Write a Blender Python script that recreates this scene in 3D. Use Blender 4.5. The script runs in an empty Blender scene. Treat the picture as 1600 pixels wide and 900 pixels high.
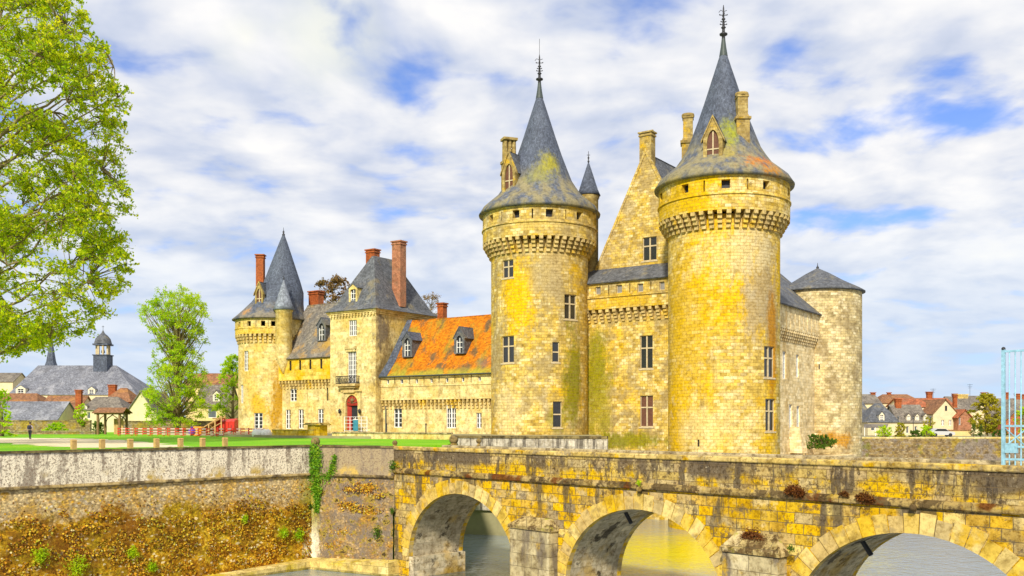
import bpy, math, random
from mathutils import Vector, noise, geometry
R = math.radians
rng = random.Random(7)
SC = bpy.context.scene
COL = SC.collection
F, HY, EYE = 1500.0, 660.0, 1.75

def P(px, py, Y):
    return Vector(((px-800)/F*Y, Y, EYE+(HY-py)/F*Y))
def GP(px, py, z=0.0):
    return P(px, py, (EYE-z)*F/(py-HY))
def V2(x, y): return Vector((x, y, 0))

# ------------------------------------------------------------------ objects
def tag(o, label=None, cat=None, group=None, kind=None):
    if label: o['label'] = label
    if cat: o['category'] = cat
    if group: o['group'] = group
    if kind: o['kind'] = kind
    return o
def thing(name, label, cat, loc=(0, 0, 0), group=None):
    o = bpy.data.objects.new(name, None); COL.objects.link(o)
    o.empty_display_size = .3
    o.location = loc
    return tag(o, label, cat, group)
ROOT = {}
def world_of(o):
    v = Vector((0, 0, 0))
    while o is not None:
        v += o.location; o = o.parent
    return v

class MB:
    def __init__(s): s.v = []; s.f = []; s.uv = []; s.sm = []; s.mi = []
    def face(s, pts, uv=None, smooth=False, mi=0):
        b = len(s.v); s.v.extend([tuple(p) for p in pts])
        s.f.append(tuple(range(b, b+len(pts)))); s.uv.append(uv); s.sm.append(smooth); s.mi.append(mi)
    def idx(s, ids, uv=None, smooth=False, mi=0):
        s.f.append(tuple(ids)); s.uv.append(uv); s.sm.append(smooth); s.mi.append(mi)
    def box(s, o, a, b, c, mi=0):
        """o corner, a,b,c edge vectors"""
        o = Vector(o); a = Vector(a); b = Vector(b); c = Vector(c)
        p = [o, o+a, o+a+b, o+b, o+c, o+a+c, o+a+b+c, o+b+c]
        for q in ((0, 3, 2, 1), (4, 5, 6, 7), (0, 1, 5, 4), (1, 2, 6, 5), (2, 3, 7, 6), (3, 0, 4, 7)):
            s.face([p[i] for i in q], mi=mi)
    def cbox(s, c, ax, ay, hx, hy, z0, z1, mi=0):
        """box centred on c (x,y), horizontal axes ax, ay, half sizes, z range"""
        c = Vector((c[0], c[1], 0)); ax = Vector(ax); ay = Vector(ay)
        s.box(c-ax*hx-ay*hy+Vector((0, 0, z0)), ax*2*hx, ay*2*hy, Vector((0, 0, z1-z0)), mi)
    def taper(s, c, ax, ay, h0, h1, z0, z1, mi=0):
        c = Vector((c[0], c[1], 0)); ax = Vector(ax); ay = Vector(ay)
        q = [c+ax*sx*h[0]+ay*sy*h[1]+Vector((0, 0, z)) for h, z in ((h0, z0), (h1, z1)) for sx, sy in ((-1, -1), (1, -1), (1, 1), (-1, 1))]
        for f in ((0, 3, 2, 1), (4, 5, 6, 7), (0, 1, 5, 4), (1, 2, 6, 5), (2, 3, 7, 6), (3, 0, 4, 7)):
            s.face([q[i] for i in f], mi=mi)
    def lathe(s, prof, c, n=48, a0=0.0, a1=2*math.pi, shear=None, rref=None, smooth=True, cap=False, mi=0):
        """prof list of (r,z); c centre (x,y)"""
        full = abs(a1-a0-2*math.pi) < 1e-6
        m = n if full else n+1
        b = len(s.v)
        rr = rref or max(p[0] for p in prof)
        for (r, z) in prof:
            dx, dy = shear(z) if shear else (0, 0)
            for i in range(m):
                a = a0+(a1-a0)*i/n
                s.v.append((c[0]+dx+r*math.cos(a), c[1]+dy+r*math.sin(a), z))
        L = 0
        for j in range(len(prof)-1):
            dl = math.hypot(prof[j+1][0]-prof[j][0], prof[j+1][1]-prof[j][1])
            for i in range(n):
                i2 = (i+1) % m
                u0 = (a0+(a1-a0)*i/n)*rr; u1 = (a0+(a1-a0)*(i+1)/n)*rr
                s.idx((b+j*m+i, b+j*m+i2, b+(j+1)*m+i2, b+(j+1)*m+i), [(u0, L+prof[0][1]), (u1, L+prof[0][1]), (u1, L+dl+prof[0][1]), (u0, L+dl+prof[0][1])], smooth, mi)
            L += dl
        if cap:
            for j in (0, len(prof)-1):
                s.face([s.v[b+j*m+i] for i in range(m)], mi=mi)
    def tube(s, pts, rad, n=6, mi=0, smooth=True):
        pts = [Vector(p) for p in pts]
        if not isinstance(rad, (list, tuple)): rad = [rad]*len(pts)
        b = len(s.v)
        for i, p in enumerate(pts):
            d = (pts[min(i+1, len(pts)-1)]-pts[max(i-1, 0)])
            if d.length < 1e-9: d = Vector((0, 0, 1))
            d.normalize()
            u = d.cross(Vector((0, 0, 1)) if abs(d.z) < .9 else Vector((1, 0, 0))); u.normalize()
            w = d.cross(u)
            for k in range(n):
                a = 2*math.pi*k/n
                s.v.append(tuple(p+(u*math.cos(a)+w*math.sin(a))*rad[i]))
        for i in range(len(pts)-1):
            for k in range(n):
                k2 = (k+1) % n
                s.idx((b+i*n+k, b+i*n+k2, b+(i+1)*n+k2, b+(i+1)*n+k), None, smooth, mi)
        s.idx(tuple(b+k for k in range(n)), None, False, mi)
        e = b+(len(pts)-1)*n
        s.idx(tuple(e+k for k in range(n)), None, False, mi)
    def slab(s, pts, th, mi=0):
        """thick polygon; pts coplanar, extruded downwards along normal"""
        pts = [Vector(p) for p in pts]
        nrm = (pts[1]-pts[0]).cross(pts[2]-pts[0]).normalized()
        if nrm.z < 0: nrm = -nrm
        low = [p-nrm*th for p in pts]
        s.face(pts, mi=mi); s.face(low[::-1], mi=mi)
        for i in range(len(pts)):
            j = (i+1) % len(pts)
            s.face([pts[i], pts[j], low[j], low[i]], mi=mi)
    def prism(s, poly, d, mi=0):
        """extrude polygon by vector d"""
        poly = [Vector(p) for p in poly]; d = Vector(d)
        s.face(poly, mi=mi); s.face([p+d for p in poly][::-1], mi=mi)
        for i in range(len(poly)):
            j = (i+1) % len(poly)
            s.face([poly[i], poly[j], poly[j]+d, poly[i]+d], mi=mi)
    def ball(s, c, r, n=12, sz=1.0, mi=0):
        prof = [(max(1e-4, r*math.sin(math.pi*i/(n//2+2))), c[2]-r*sz*math.cos(math.pi*i/(n//2+2))) for i in range(n//2+3)]
        s.lathe(prof, (c[0], c[1]), n, mi=mi)
    def build(s, name, mat, parent=None):
        me = bpy.data.meshes.new(name)
        off = world_of(parent) if parent else Vector((0, 0, 0))
        vs = [(v[0]-off.x, v[1]-off.y, v[2]-off.z) for v in s.v]
        me.from_pydata(vs, [], s.f)
        mats = mat if isinstance(mat, (list, tuple)) else [mat]
        for m in mats: me.materials.append(m)
        lay = me.uv_layers.new(name='UVMap')
        co = lay.data
        for i, p in enumerate(me.polygons):
            p.use_smooth = s.sm[i]; p.material_index = s.mi[i]
            u = s.uv[i]
            if u is None:
                n = p.normal
                if abs(n.z) < .75:
                    t = Vector((-n.y, n.x, 0)).normalized()
                    sl = max(.3, math.sqrt(max(0, 1-n.z*n.z)))
                    for li in p.loop_indices:
                        q = s.v[me.loops[li].vertex_index]
                        co[li].uv = (q[0]*t.x+q[1]*t.y, q[2]/sl)
                else:
                    for li in p.loop_indices:
                        q = s.v[me.loops[li].vertex_index]
                        co[li].uv = (q[0], q[1])
            else:
                for k, li in enumerate(p.loop_indices): co[li].uv = u[k]
        me.update()
        o = bpy.data.objects.new(name, me); COL.objects.link(o)
        if parent: o.parent = parent
        return o

def copy_tree(o, parent=None):
    c = o.copy(); COL.objects.link(c); c.parent = parent
    for ch in list(o.children): copy_tree(ch, c)
    return c

def struct(name, mb, mat, label=None):
    o = mb.build(name, mat); o['kind'] = 'structure'
    o['label'] = label or name.replace('_', ' ')
    o['category'] = name.split('_')[-1]
    return o

# ------------------------------------------------------------------ node helper
class NT:
    def __init__(s, tree): s.t = tree; s.N = tree.nodes; s.L = tree.links
    def n(s, typ, ins=None, **attr):
        nd = s.N.new(typ)
        for k, v in attr.items(): setattr(nd, k, v)
        for k, v in (ins or {}).items():
            sock = nd.inputs[k]
            if isinstance(v, bpy.types.NodeSocket): s.L.new(v, sock)
            elif isinstance(v, bpy.types.Node): s.L.new(v.outputs[0], sock)
            else:
                if sock.type == 'RGBA' and len(v) == 3: v = (*v, 1)
                sock.default_value = v
        return nd
    def math(s, op, a, b=0.0, clamp=False):
        return s.n('ShaderNodeMath', {0: a, 1: b}, operation=op, use_clamp=clamp).outputs[0]
    def mix(s, f, a, b, blend='MIX'):
        return s.n('ShaderNodeMix', {0: f, 6: a, 7: b}, data_type='RGBA', blend_type=blend).outputs[2]
    def rng(s, v, a, b, c=0.0, d=1.0):
        return s.n('ShaderNodeMapRange', {0: v, 1: a, 2: b, 3: c, 4: d}, interpolation_type='SMOOTHSTEP').outputs[0]
    def noise(s, vec, scale, detail=3.0, rough=.55):
        return s.n('ShaderNodeTexNoise', {'Vector': vec, 'Scale': scale, 'Detail': detail, 'Roughness': rough}).outputs[0]
    def scale(s, vec, sc):
        return s.n('ShaderNodeVectorMath', {0: vec, 1: sc}, operation='MULTIPLY').outputs[0]
    def ramp(s, f, stops, mode='LINEAR'):
        nd = s.n('ShaderNodeValToRGB', {0: f}); cr = nd.color_ramp; cr.interpolation = mode
        while len(cr.elements) < len(stops): cr.elements.new(.5)
        for e, (p, c) in zip(cr.elements, stops): e.position = p; e.color = (*c, 1)
        return nd.outputs[0]
    def blob(s, pos, c, rxy, rz, soft=.45, nz=.8, nscale=.6):
        v = s.n('ShaderNodeVectorMath', {0: pos, 1: tuple(c)}, operation='SUBTRACT').outputs[0]
        v = s.scale(v, (1/rxy, 1/rxy, 1/rz))
        l = s.n('ShaderNodeVectorMath', {0: v}, operation='LENGTH').outputs['Value']
        nn = s.math('MULTIPLY', s.math('SUBTRACT', s.noise(s.scale(pos, (1, 1, .45)), nscale, 5, .65), .5), nz*2.4)
        n3 = s.math('MULTIPLY', s.math('SUBTRACT', s.noise(s.scale(pos, (1, 1, .55)), 2.6, 5, .75), .5), 1.6)
        return s.rng(s.math('ADD', s.math('ADD', l, nn), n3), 1.08, 1.0-soft*1.35)

def newmat(name):
    m = bpy.data.materials.new(name); m.use_nodes = True
    t = m.node_tree
    for n in list(t.nodes): t.nodes.remove(n)
    g = NT(t)
    out = g.n('ShaderNodeOutputMaterial')
    b = g.n('ShaderNodeBsdfPrincipled')
    g.L.new(b.outputs[0], out.inputs[0])
    b.inputs['Specular IOR Level'].default_value = .2
    pos = g.n('ShaderNodeNewGeometry')
    uv = g.n('ShaderNodeTexCoord').outputs['UV']
    return m, g, b, pos.outputs['Position'], uv, pos.outputs['Random Per Island']

def finish(g, b, col, rough=.85, bump=None, bstr=.4, bdist=.05):
    if isinstance(col, bpy.types.NodeSocket): g.L.new(col, b.inputs['Base Color'])
    else: b.inputs['Base Color'].default_value = (*col, 1)
    if isinstance(rough, bpy.types.NodeSocket): g.L.new(rough, b.inputs['Roughness'])
    else: b.inputs['Roughness'].default_value = rough
    if bump is not None:
        bn = g.n('ShaderNodeBump', {'Height': bump, 'Strength': bstr, 'Distance': bdist})
        g.L.new(bn.outputs[0], b.inputs['Normal'])

def layer_mask(g, pos, L):
    st = L.get('st', (1, 1, 1))
    v = g.scale(pos, st)
    if 'off' in L:
        v = g.n('ShaderNodeVectorMath', {0: v, 1: (L['off'],)*3}, operation='ADD').outputs[0]
    m = g.rng(g.noise(v, L['s'], L.get('d', 5), L.get('r', .6)), L['lo'], L['hi'])
    m = g.math('MULTIPLY', m, L.get('a', 1.0))
    if 'zr' in L:
        z = g.n('ShaderNodeSeparateXYZ', {0: pos}).outputs[2]
        za, zb, k = L['zr']
        zz = g.math('ADD', z, g.math('MULTIPLY', g.math('SUBTRACT', g.noise(pos, .45, 5, .65), .5), k*2))
        m = g.math('MULTIPLY', m, g.rng(zz, za, zb) if za < zb else g.rng(zz, zb, za, 1, 0))
    return m

def stone_mat(name, stops, mortar, bw, bh, layers=(), blobs=(), bump=.5, ms=.018, mstr=.75, island=False, fine=.6, gs=2.6, sat=1.08, val=.92):
    m, g, b, pos, uv, isl = newmat(name)
    if island:
        col = g.ramp(isl, stops, 'CONSTANT'); h = None
    else:
        w = g.n('ShaderNodeTexNoise', {'Vector': pos, 'Scale': 1.3, 'Detail': 2}).outputs[1]
        off = g.scale(g.n('ShaderNodeVectorMath', {0: w, 1: (.5, .5, .5)}, operation='SUBTRACT').outputs[0], (.10, .06, 0))
        uvd = g.n('ShaderNodeVectorMath', {0: uv, 1: off}, operation='ADD').outputs[0]
        br = g.n('ShaderNodeTexBrick', {'Vector': uvd, 'Color1': (0, 0, 0), 'Color2': (1, 1, 1), 'Mortar': (.5, .5, .5), 'Scale': 1.0,
                 'Mortar Size': ms, 'Mortar Smooth': .3, 'Bias': 0.0, 'Brick Width': bw, 'Row Height': bh})
        col = g.ramp(br.outputs[0], stops)
        h = br.outputs[1]
    n1 = g.noise(pos, .9, 6, .65)
    col = g.mix(1.0, col, g.ramp(n1, [(.28, (.50, .46, .40)), (.5, (1, 1, 1)), (.75, (1.22, 1.2, 1.12))]), 'MULTIPLY')
    for L in layers:
        col = g.mix(layer_mask(g, pos, L), col, L['c'])
    for (c, rxy, rz, cc, a) in blobs:
        col = g.mix(g.math('MULTIPLY', g.blob(pos, c, rxy, rz), a), col, cc)
    n2 = g.noise(pos, gs, 6, .78)
    col = g.mix(fine, col, g.mix(1.0, col, g.ramp(n2, [(.30, (.16, .12, .07)), (.42, (.62, .56, .46)), (.5, (1, 1, 1)), (.70, (1.35, 1.32, 1.25))]), 'MULTIPLY'))
    col = g.n('ShaderNodeHueSaturation', {'Saturation': sat, 'Value': val, 'Color': col}).outputs[0]
    if h is not None:
        col = g.mix(g.math('MULTIPLY', h, mstr), col, mortar)
        bh_ = g.math('ADD', g.math('MULTIPLY', h, -1.0), g.math('MULTIPLY', n2, 1.4))
    else: bh_ = n2
    finish(g, b, col, .9, bh_, bump, .06)
    return m

def slate_mat(name, base, layers=(), blobs=(), rough=.7):
    m, g, b, pos, uv, isl = newmat(name)
    br = g.n('ShaderNodeTexBrick', {'Vector': uv, 'Color1': (0, 0, 0), 'Color2': (1, 1, 1), 'Mortar': (.2, .2, .2), 'Scale': 1.0,
             'Mortar Size': .012, 'Mortar Smooth': .2, 'Bias': 0.0, 'Brick Width': .28, 'Row Height': .2})
    f = Vector(base)
    col = g.ramp(br.outputs[0], [(0, f*.72), (.5, f), (1, f*1.4)])
    n1 = g.noise(g.scale(pos, (1, 1, .35)), .8, 6, .65)
    col = g.mix(1.0, col, g.ramp(n1, [(.25, (.62, .62, .64)), (.5, (1, 1, 1)), (.8, (1.35, 1.33, 1.28))]), 'MULTIPLY')
    for L in layers: col = g.mix(layer_mask(g, pos, L), col, L['c'])
    for (c, rxy, rz, cc, a) in blobs:
        col = g.mix(g.math('MULTIPLY', g.blob(pos, c, rxy, rz, .7, .7, 1.0), a), col, cc)
    n2 = g.noise(g.scale(pos, (1, 1, .6)), 3, 6, .75)
    col = g.mix(.7, col, g.mix(1.0, col, g.ramp(n2, [(.3, (.3, .28, .26)), (.5, (1, 1, 1)), (.72, (1.4, 1.4, 1.4))]), 'MULTIPLY'))
    finish(g, b, col, rough, g.math('ADD', g.math('MULTIPLY', br.outputs[1], -1.0), n2), .4, .03)
    b.inputs['Specular IOR Level'].default_value = .25
    return m

def plain_mat(name, c, rough=.7, var=.3, scale=3.0, metal=0.0, spec=.3, island=None):
    m, g, b, pos, uv, isl = newmat(name)
    n1 = g.noise(pos, scale, 5, .65)
    base = g.ramp(isl, island, 'CONSTANT') if island else g.n('ShaderNodeRGB').outputs[0]
    if not island: base.default_value = (*c, 1)
    col = g.mix(1.0, base, g.ramp(n1, [(.25, (1-var,)*3), (.5, (1, 1, 1)), (.78, (1+var,)*3)]), 'MULTIPLY')
    finish(g, b, col, rough, n1, .15, .02)
    b.inputs['Metallic'].default_value = metal; b.inputs['Specular IOR Level'].default_value = spec
    return m

def leaf_mat(name, stops, trans=.4):
    m = bpy.data.materials.new(name); m.use_nodes = True
    t = m.node_tree
    for n in list(t.nodes): t.nodes.remove(n)
    g = NT(t); out = g.n('ShaderNodeOutputMaterial')
    geo = g.n('ShaderNodeNewGeometry')
    col = g.ramp(geo.outputs['Random Per Island'], stops)
    n1 = g.noise(geo.outputs['Position'], .25, 4, .6)
    col = g.mix(1.0, col, g.ramp(n1, [(.3, (.72, .85, .6)), (.5, (1, 1, 1)), (.7, (1.25, 1.12, .9))]), 'MULTIPLY')
    d = g.n('ShaderNodeBsdfPrincipled', {'Base Color': col, 'Roughness': .55, 'Specular IOR Level': .25})
    tr = g.n('ShaderNodeBsdfTranslucent', {'Color': g.mix(1.0, col, (1.5, 1.5, .55), 'MULTIPLY')})
    mx = g.n('ShaderNodeMixShader', {0: trans, 1: d.outputs[0], 2: tr.outputs[0]})
    g.L.new(mx.outputs[0], out.inputs[0])
    return m
# ------------------------------------------------------------------ layout
U = Vector((.822, -.569, 0)); W = Vector((.569, .822, 0))     # castle axes: along the front, and away from the viewer
RC = Vector((22.8, 103.5, 0)); LC = Vector((3.35, 117.0, 0)); FC = Vector((41.7, 131.0, 0)); TC = Vector((-36.9, 147.0, 0))
MID = (RC+LC)/2
D = Vector((.671, -.741, 0)); NB = Vector((.741, .671, 0))    # bridge axes: along towards the viewer, and across away
A0 = Vector((-8.7, 71.0, 0)); BL = 43.7; BW = 5.0
WATER = -9.5
def kz(a, c, z=0.0):
    v = MID+U*a+W*c; return Vector((v.x, v.y, z))
def hit_plane(px, p0, n):
    k = Vector(((px-800)/F, 1, 0)); Y = p0.dot(n)/k.dot(n); return k*Y
def hit_cyl(px, c, r):
    k = (px-800)/F
    a = k*k+1; b = -2*(k*c.x+c.y); cc = c.x**2+c.y**2-r*r
    dsc = b*b-4*a*cc
    Y = (-b-math.sqrt(max(0, dsc)))/(2*a)
    return Vector((k*Y, Y, 0))
def zof(py, Y): return EYE+(HY-py)/F*Y

# ------------------------------------------------------------------ materials
GOLD = (.80, .50, .03); OCH = (.55, .33, .05); MOSS = (.22, .22, .015); DARK = (.10, .085, .065); GREY = (.36, .30, .21)
KEEP_STOPS = [(0, (.44, .31, .09)), (.2, (.64, .46, .13)), (.4, (.76, .58, .20)), (.55, (.64, .45, .11)), (.75, (.86, .73, .40)), (.9, (.68, .51, .18)), (1, (.54, .42, .20))]
def ptL(px, py): h = hit_cyl(px, LC, 6); return (h.x, h.y, zof(py, h.y))
def ptR(px, py): h = hit_cyl(px, RC, 6); return (h.x, h.y, zof(py, h.y))
def ptA(px, py): h = hit_plane(px, kz(0, 3), W); return (h.x, h.y, zof(py, h.y))
M = {}
M['keep_left'] = stone_mat('keep stone with green streaks', KEEP_STOPS, (.30, .20, .06), .68, .34,
    [dict(c=(.36, .26, .11), s=.9, lo=.53, hi=.68, a=.6, st=(1.2, 1.2, .13), off=77, d=6), dict(c=(.33, .26, .14), s=.45, lo=.46, hi=.6, a=.7, st=(1, 1, .6)), dict(c=GOLD, s=.3, lo=.54, hi=.68, a=.6, off=9), dict(c=(.80, .70, .45), s=.5, lo=.56, hi=.7, a=.6, off=31)],
    [(ptL(805, 470), 2.6, 6, GOLD, .8), (ptL(895, 600), 2.0, 7.5, MOSS, .85), (ptL(868, 655), 1.4, 2.0, MOSS, .6), (ptL(860, 440), 2.5, 3.2, (.45, .36, .2), .8),
     (ptL(875, 395), 2.2, 3.0, (.55, .42, .2), .7), (ptL(790, 640), 3, 4, (.78, .64, .33), .6), (ptL(843, 350), 5, .8, (.70, .52, .18), .5)])
M['keep_right'] = stone_mat('keep stone golden', KEEP_STOPS, (.30, .18, .04), .68, .34,
    [dict(c=(.36, .26, .11), s=.9, lo=.53, hi=.68, a=.6, st=(1.2, 1.2, .13), off=77, d=6), dict(c=GOLD, s=.22, lo=.42, hi=.6, a=.75, st=(1, 1, .7)), dict(c=(.82, .68, .38), s=.4, lo=.53, hi=.68, a=.75, off=17), dict(c=(.50, .28, .03), s=.5, lo=.62, hi=.72, a=.7, off=41)],
    [(ptR(1066, 500), 4, 9, (.66, .42, .05), .65), (ptR(1195, 455), 3.2, 7, GREY, .75), (ptR(1209, 560), 1.0, 8, (.48, .22, .03), .85), (ptR(1110, 670), 5, 3, (.78, .62, .3), .6),
     (ptR(1160, 395), 5, 3, (.76, .64, .36), .6), (ptR(1075, 310), 4, 2.6, (.66, .43, .04), .8)])
M['keep_face'] = stone_mat('keep facade stone', KEEP_STOPS, (.30, .19, .05), .62, .33,
    [dict(c=(.36, .26, .11), s=.9, lo=.53, hi=.68, a=.6, st=(1.2, 1.2, .13), off=77, d=6), dict(c=GOLD, s=.3, lo=.5, hi=.65, a=.55), dict(c=(.33, .26, .14), s=.5, lo=.48, hi=.62, a=.65, off=5)],
    [(ptA(935, 615), 2.4, 8, (.28, .25, .02), .75), (ptA(930, 560), 1.6, 6, MOSS, .6), (ptA(985, 688), 6, 1.2, MOSS, .85), (ptA(980, 470), 5, 1.2, (.68, .44, .06), .8)])
M['gable'] = stone_mat('gable stone', KEEP_STOPS, (.30, .2, .08), .6, .3,
    [dict(c=(.40, .30, .14), s=.4, lo=.46, hi=.62, a=.8), dict(c=GOLD, s=.35, lo=.52, hi=.66, a=.6, off=4), dict(c=(.72, .6, .34), s=.7, lo=.55, hi=.7, a=.6, off=14)])
M['keep_side'] = stone_mat('keep side stone pale', [(0, (.64, .47, .20)), (.5, (.82, .63, .31)), (1, (.90, .74, .42))], (.5, .38, .2), .7, .36,
    [dict(c=(.50, .30, .06), s=.5, lo=.55, hi=.7, a=.7, st=(1, 1, .3))], fine=.35, sat=.95, val=1.0)
M['far_tower'] = stone_mat('far tower stone grey', [(0, (.46, .37, .19)), (.3, (.74, .61, .34)), (.6, (.60, .47, .23)), (1, (.88, .77, .50))], (.26, .2, .11), .7, .36,
    [dict(c=(.27, .20, .10), s=.45, lo=.5, hi=.62, a=.75), dict(c=(.82, .70, .45), s=.5, lo=.56, hi=.7, a=.7, off=8)],
    [((38.6, 126.2, 6), 1.4, 10, (.48, .26, .04), .85), ((42.5, 125.5, -.5), 4, 1.2, (.55, .26, .03), .8)])
WING_STOPS = [(0, (.68, .54, .24)), (.5, (.76, .62, .30)), (1, (.82, .70, .38))]
M['wing'] = stone_mat('wing smooth limestone', WING_STOPS, (.5, .38, .17), 1.1, .5,
    [dict(c=(.36, .26, .11), s=.9, lo=.53, hi=.68, a=.6, st=(1.2, 1.2, .13), off=77, d=6), dict(c=(.66, .46, .12), s=.25, lo=.48, hi=.66, a=.6), dict(c=(.46, .36, .2), s=.3, lo=.56, hi=.72, a=.55, st=(1, 1, .4), off=8)], mstr=.3)
M['wing_gold'] = stone_mat('wing parapet golden stone', [(0, (.66, .46, .09)), (.5, (.74, .54, .14)), (1, (.8, .62, .2))], (.5, .34, .1), 1.1, .5,
    [dict(c=(.72, .44, .02), s=.3, lo=.45, hi=.6, a=.6)], mstr=.25)
M['pavilion'] = stone_mat('pavilion limestone', WING_STOPS, (.5, .38, .17), 1.0, .45,
    [dict(c=(.66, .46, .12), s=.25, lo=.5, hi=.66, a=.6)],
    [((-17.3, 132.0, 7), 2.4, 10, (.24, .17, .08), .9), ((-14, 137, 12), 4.2, 5, (.50, .27, .05), .9), ((-17.9, 131.2, 14), 1.2, 3.4, (.22, .18, .13), .9)], mstr=.35)  # dark corner stain, plus shade of the right face painted in brown
M['west_tower'] = stone_mat('west tower limestone', WING_STOPS, (.5, .36, .15), .9, .42,
    [dict(c=(.68, .46, .1), s=.25, lo=.46, hi=.62, a=.6)],
    [((-34.2, 142.8, 5.5), 2.0, 6, (.50, .28, .035), .9), ((-37.5, 142.2, 4), 1.6, 2.2, (.64, .40, .04), .8), ((-39, 142.6, 15), 5, 1.6, (.72, .48, .05), .7)], mstr=.35)
M['corbel'] = stone_mat('corbel stone', [(0, (.50, .38, .17)), (.5, (.62, .48, .24)), (1, (.56, .42, .16))], (.3, .22, .1), 2, 2, [dict(c=GOLD, s=.4, lo=.5, hi=.65, a=.6)], bump=.2, mstr=0)
M['trim'] = plain_mat('window stone trim', (.52, .42, .25), .85, .3, 3)
M['chimney_stone'] = stone_mat('chimney stone', [(0, (.30, .22, .08)), (.5, (.40, .30, .12)), (1, (.50, .40, .18))], (.3, .22, .1), .5, .3, [dict(c=(.3, .22, .1), s=.5, lo=.5, hi=.66, a=.7), dict(c=GOLD, s=.5, lo=.56, hi=.7, a=.6, off=8)])
SL = (.085, .10, .135)
M['slate'] = slate_mat('blue grey slate', SL)
M['slate_sunlit'] = slate_mat('slate painted sunlit', (.20, .22, .26))  # lighter copy of the slate, sunlight painted into its colour
M['slate_grey'] = slate_mat('weathered grey slate', (.105, .11, .12), [dict(c=(.24, .20, .11), s=.5, lo=.53, hi=.68, a=.6)])
def coneL(px, py, r): h = hit_cyl(px, LC, r); return (h.x, h.y, zof(py, h.y))
def coneR(px, py, r): h = hit_cyl(px, RC, r); return (h.x, h.y, zof(py, h.y))
YG = (.34, .30, .015)
ROOFLOW = dict(c=(.26, .22, .11), s=.9, lo=.32, hi=.6, a=.9, st=(1, 1, .5), zr=(33.0, 29.6, 1.6))
M['slate_left'] = slate_mat('slate with yellow lichen', SL, [ROOFLOW], [(coneL(856, 260, 3.2), 1.7, 2.3, YG, .85), (coneL(842, 278, 3.6), 2.2, 1.9, (.24, .23, .05), .7), (coneL(785, 322, 6), 1.0, .8, (.45, .26, .06), .5)])
M['slate_right'] = slate_mat('slate with orange lichen', SL, [ROOFLOW], [(coneR(1140, 215, 3.4), 1.3, 3.2, (.28, .29, .01), .95), (coneR(1135, 245, 4.5), 1.6, 1.6, (.34, .27, .03), .7), (coneR(1180, 264, 5), 2.9, 1.7, (.48, .15, .002), 1.0), (coneR(1198, 272, 6), 2.4, 1.1, (.46, .19, .006), .9), (coneR(1060, 285, 6.5), 2.5, .7, (.40, .30, .08), .7)])
M['slate_orange'] = slate_mat('orange lichen roof', (.50, .15, .001),
    [dict(c=(.30, .22, .02), s=.33, lo=.505, hi=.66, a=.9, st=(1, 1, .5), off=3), dict(c=(.10, .08, .04), s=.5, lo=.54, hi=.66, a=.85, st=(1, 1, .3), off=12), dict(c=(.32, .30, .03), s=.5, lo=.3, hi=.52, a=.8, zr=(9.0, 8.2, .5))],
    [((-15.6, 134.5, 12.5), 1.7, 6, (.085, .085, .085), .95), ((-18, 132, 8.8), 1.8, 1.6, (.09, .09, .08), .8), ((-3.4, 122.5, 9.2), 1.6, 1.4, (.12, .11, .09), .7)], rough=.8)
M['slate_brown'] = slate_mat('brown lichen slate', (.19, .165, .13), [dict(c=(.42, .24, .05), s=.4, lo=.52, hi=.68, a=.75), dict(c=(.13, .13, .13), s=.4, lo=.52, hi=.66, a=.7, st=(1, 1, .4), off=6)],
    [((-26.5, 139.5, 13), 3, 1.5, (.45, .26, .03), .8)])
M['slate_west'] = slate_mat('west tower slate', SL, [dict(c=(.24, .2, .13), s=.5, lo=.38, hi=.6, a=.8, zr=(20.5, 18, .8))], [((-39.5, 143.5, 18), 1.3, .9, (.5, .24, .04), .8), ((-35.5, 143, 18), 1, .7, (.45, .25, .05), .7)])
M['brick'] = stone_mat('red brick', [(0, (.30, .075, .03)), (.5, (.40, .11, .045)), (1, (.48, .15, .06))], (.42, .26, .16), .24, .08, mstr=.5, ms=.01)
M['brick_pink'] = stone_mat('pink brick', [(0, (.36, .15, .09)), (.5, (.46, .2, .12)), (1, (.52, .25, .15))], (.5, .36, .24), .24, .08, [dict(c=(.24, .13, .08), s=.7, lo=.52, hi=.66, a=.6)], mstr=.5, ms=.01)
M['glass'] = plain_mat('dark window glass', (.025, .025, .024), .12, .3, 2, spec=.6)
M['glass_pale'] = plain_mat('pale window glass', (.10, .11, .12), .15, .35, 2, spec=.6)
M['glass_teal'] = plain_mat('leaded teal glass', (.03, .08, .085), .2, .35, 4, spec=.6)
M['glass_dim'] = plain_mat('dusty grey glass', (.24, .22, .19), .4, .2, 2)
M['shutter'] = plain_mat('brown wooden shutter', (.13, .055, .03), .7, .35, 4)
M['white'] = plain_mat('white painted wood', (.78, .76, .70), .5, .1, 3)
M['iron'] = plain_mat('dark iron', (.035, .035, .038), .5, .2, 4, metal=.3)
M['lead'] = plain_mat('green lead', (.055, .07, .065), .5, .3, 3)
M['red_door'] = plain_mat('red painted door', (.34, .03, .015), .45, .25, 3)
M['wood'] = plain_mat('weathered timber', (.20, .12, .05), .8, .35, 5)
M['wood_pale'] = plain_mat('pale timber', (.50, .31, .11), .75, .35, 5)

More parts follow.
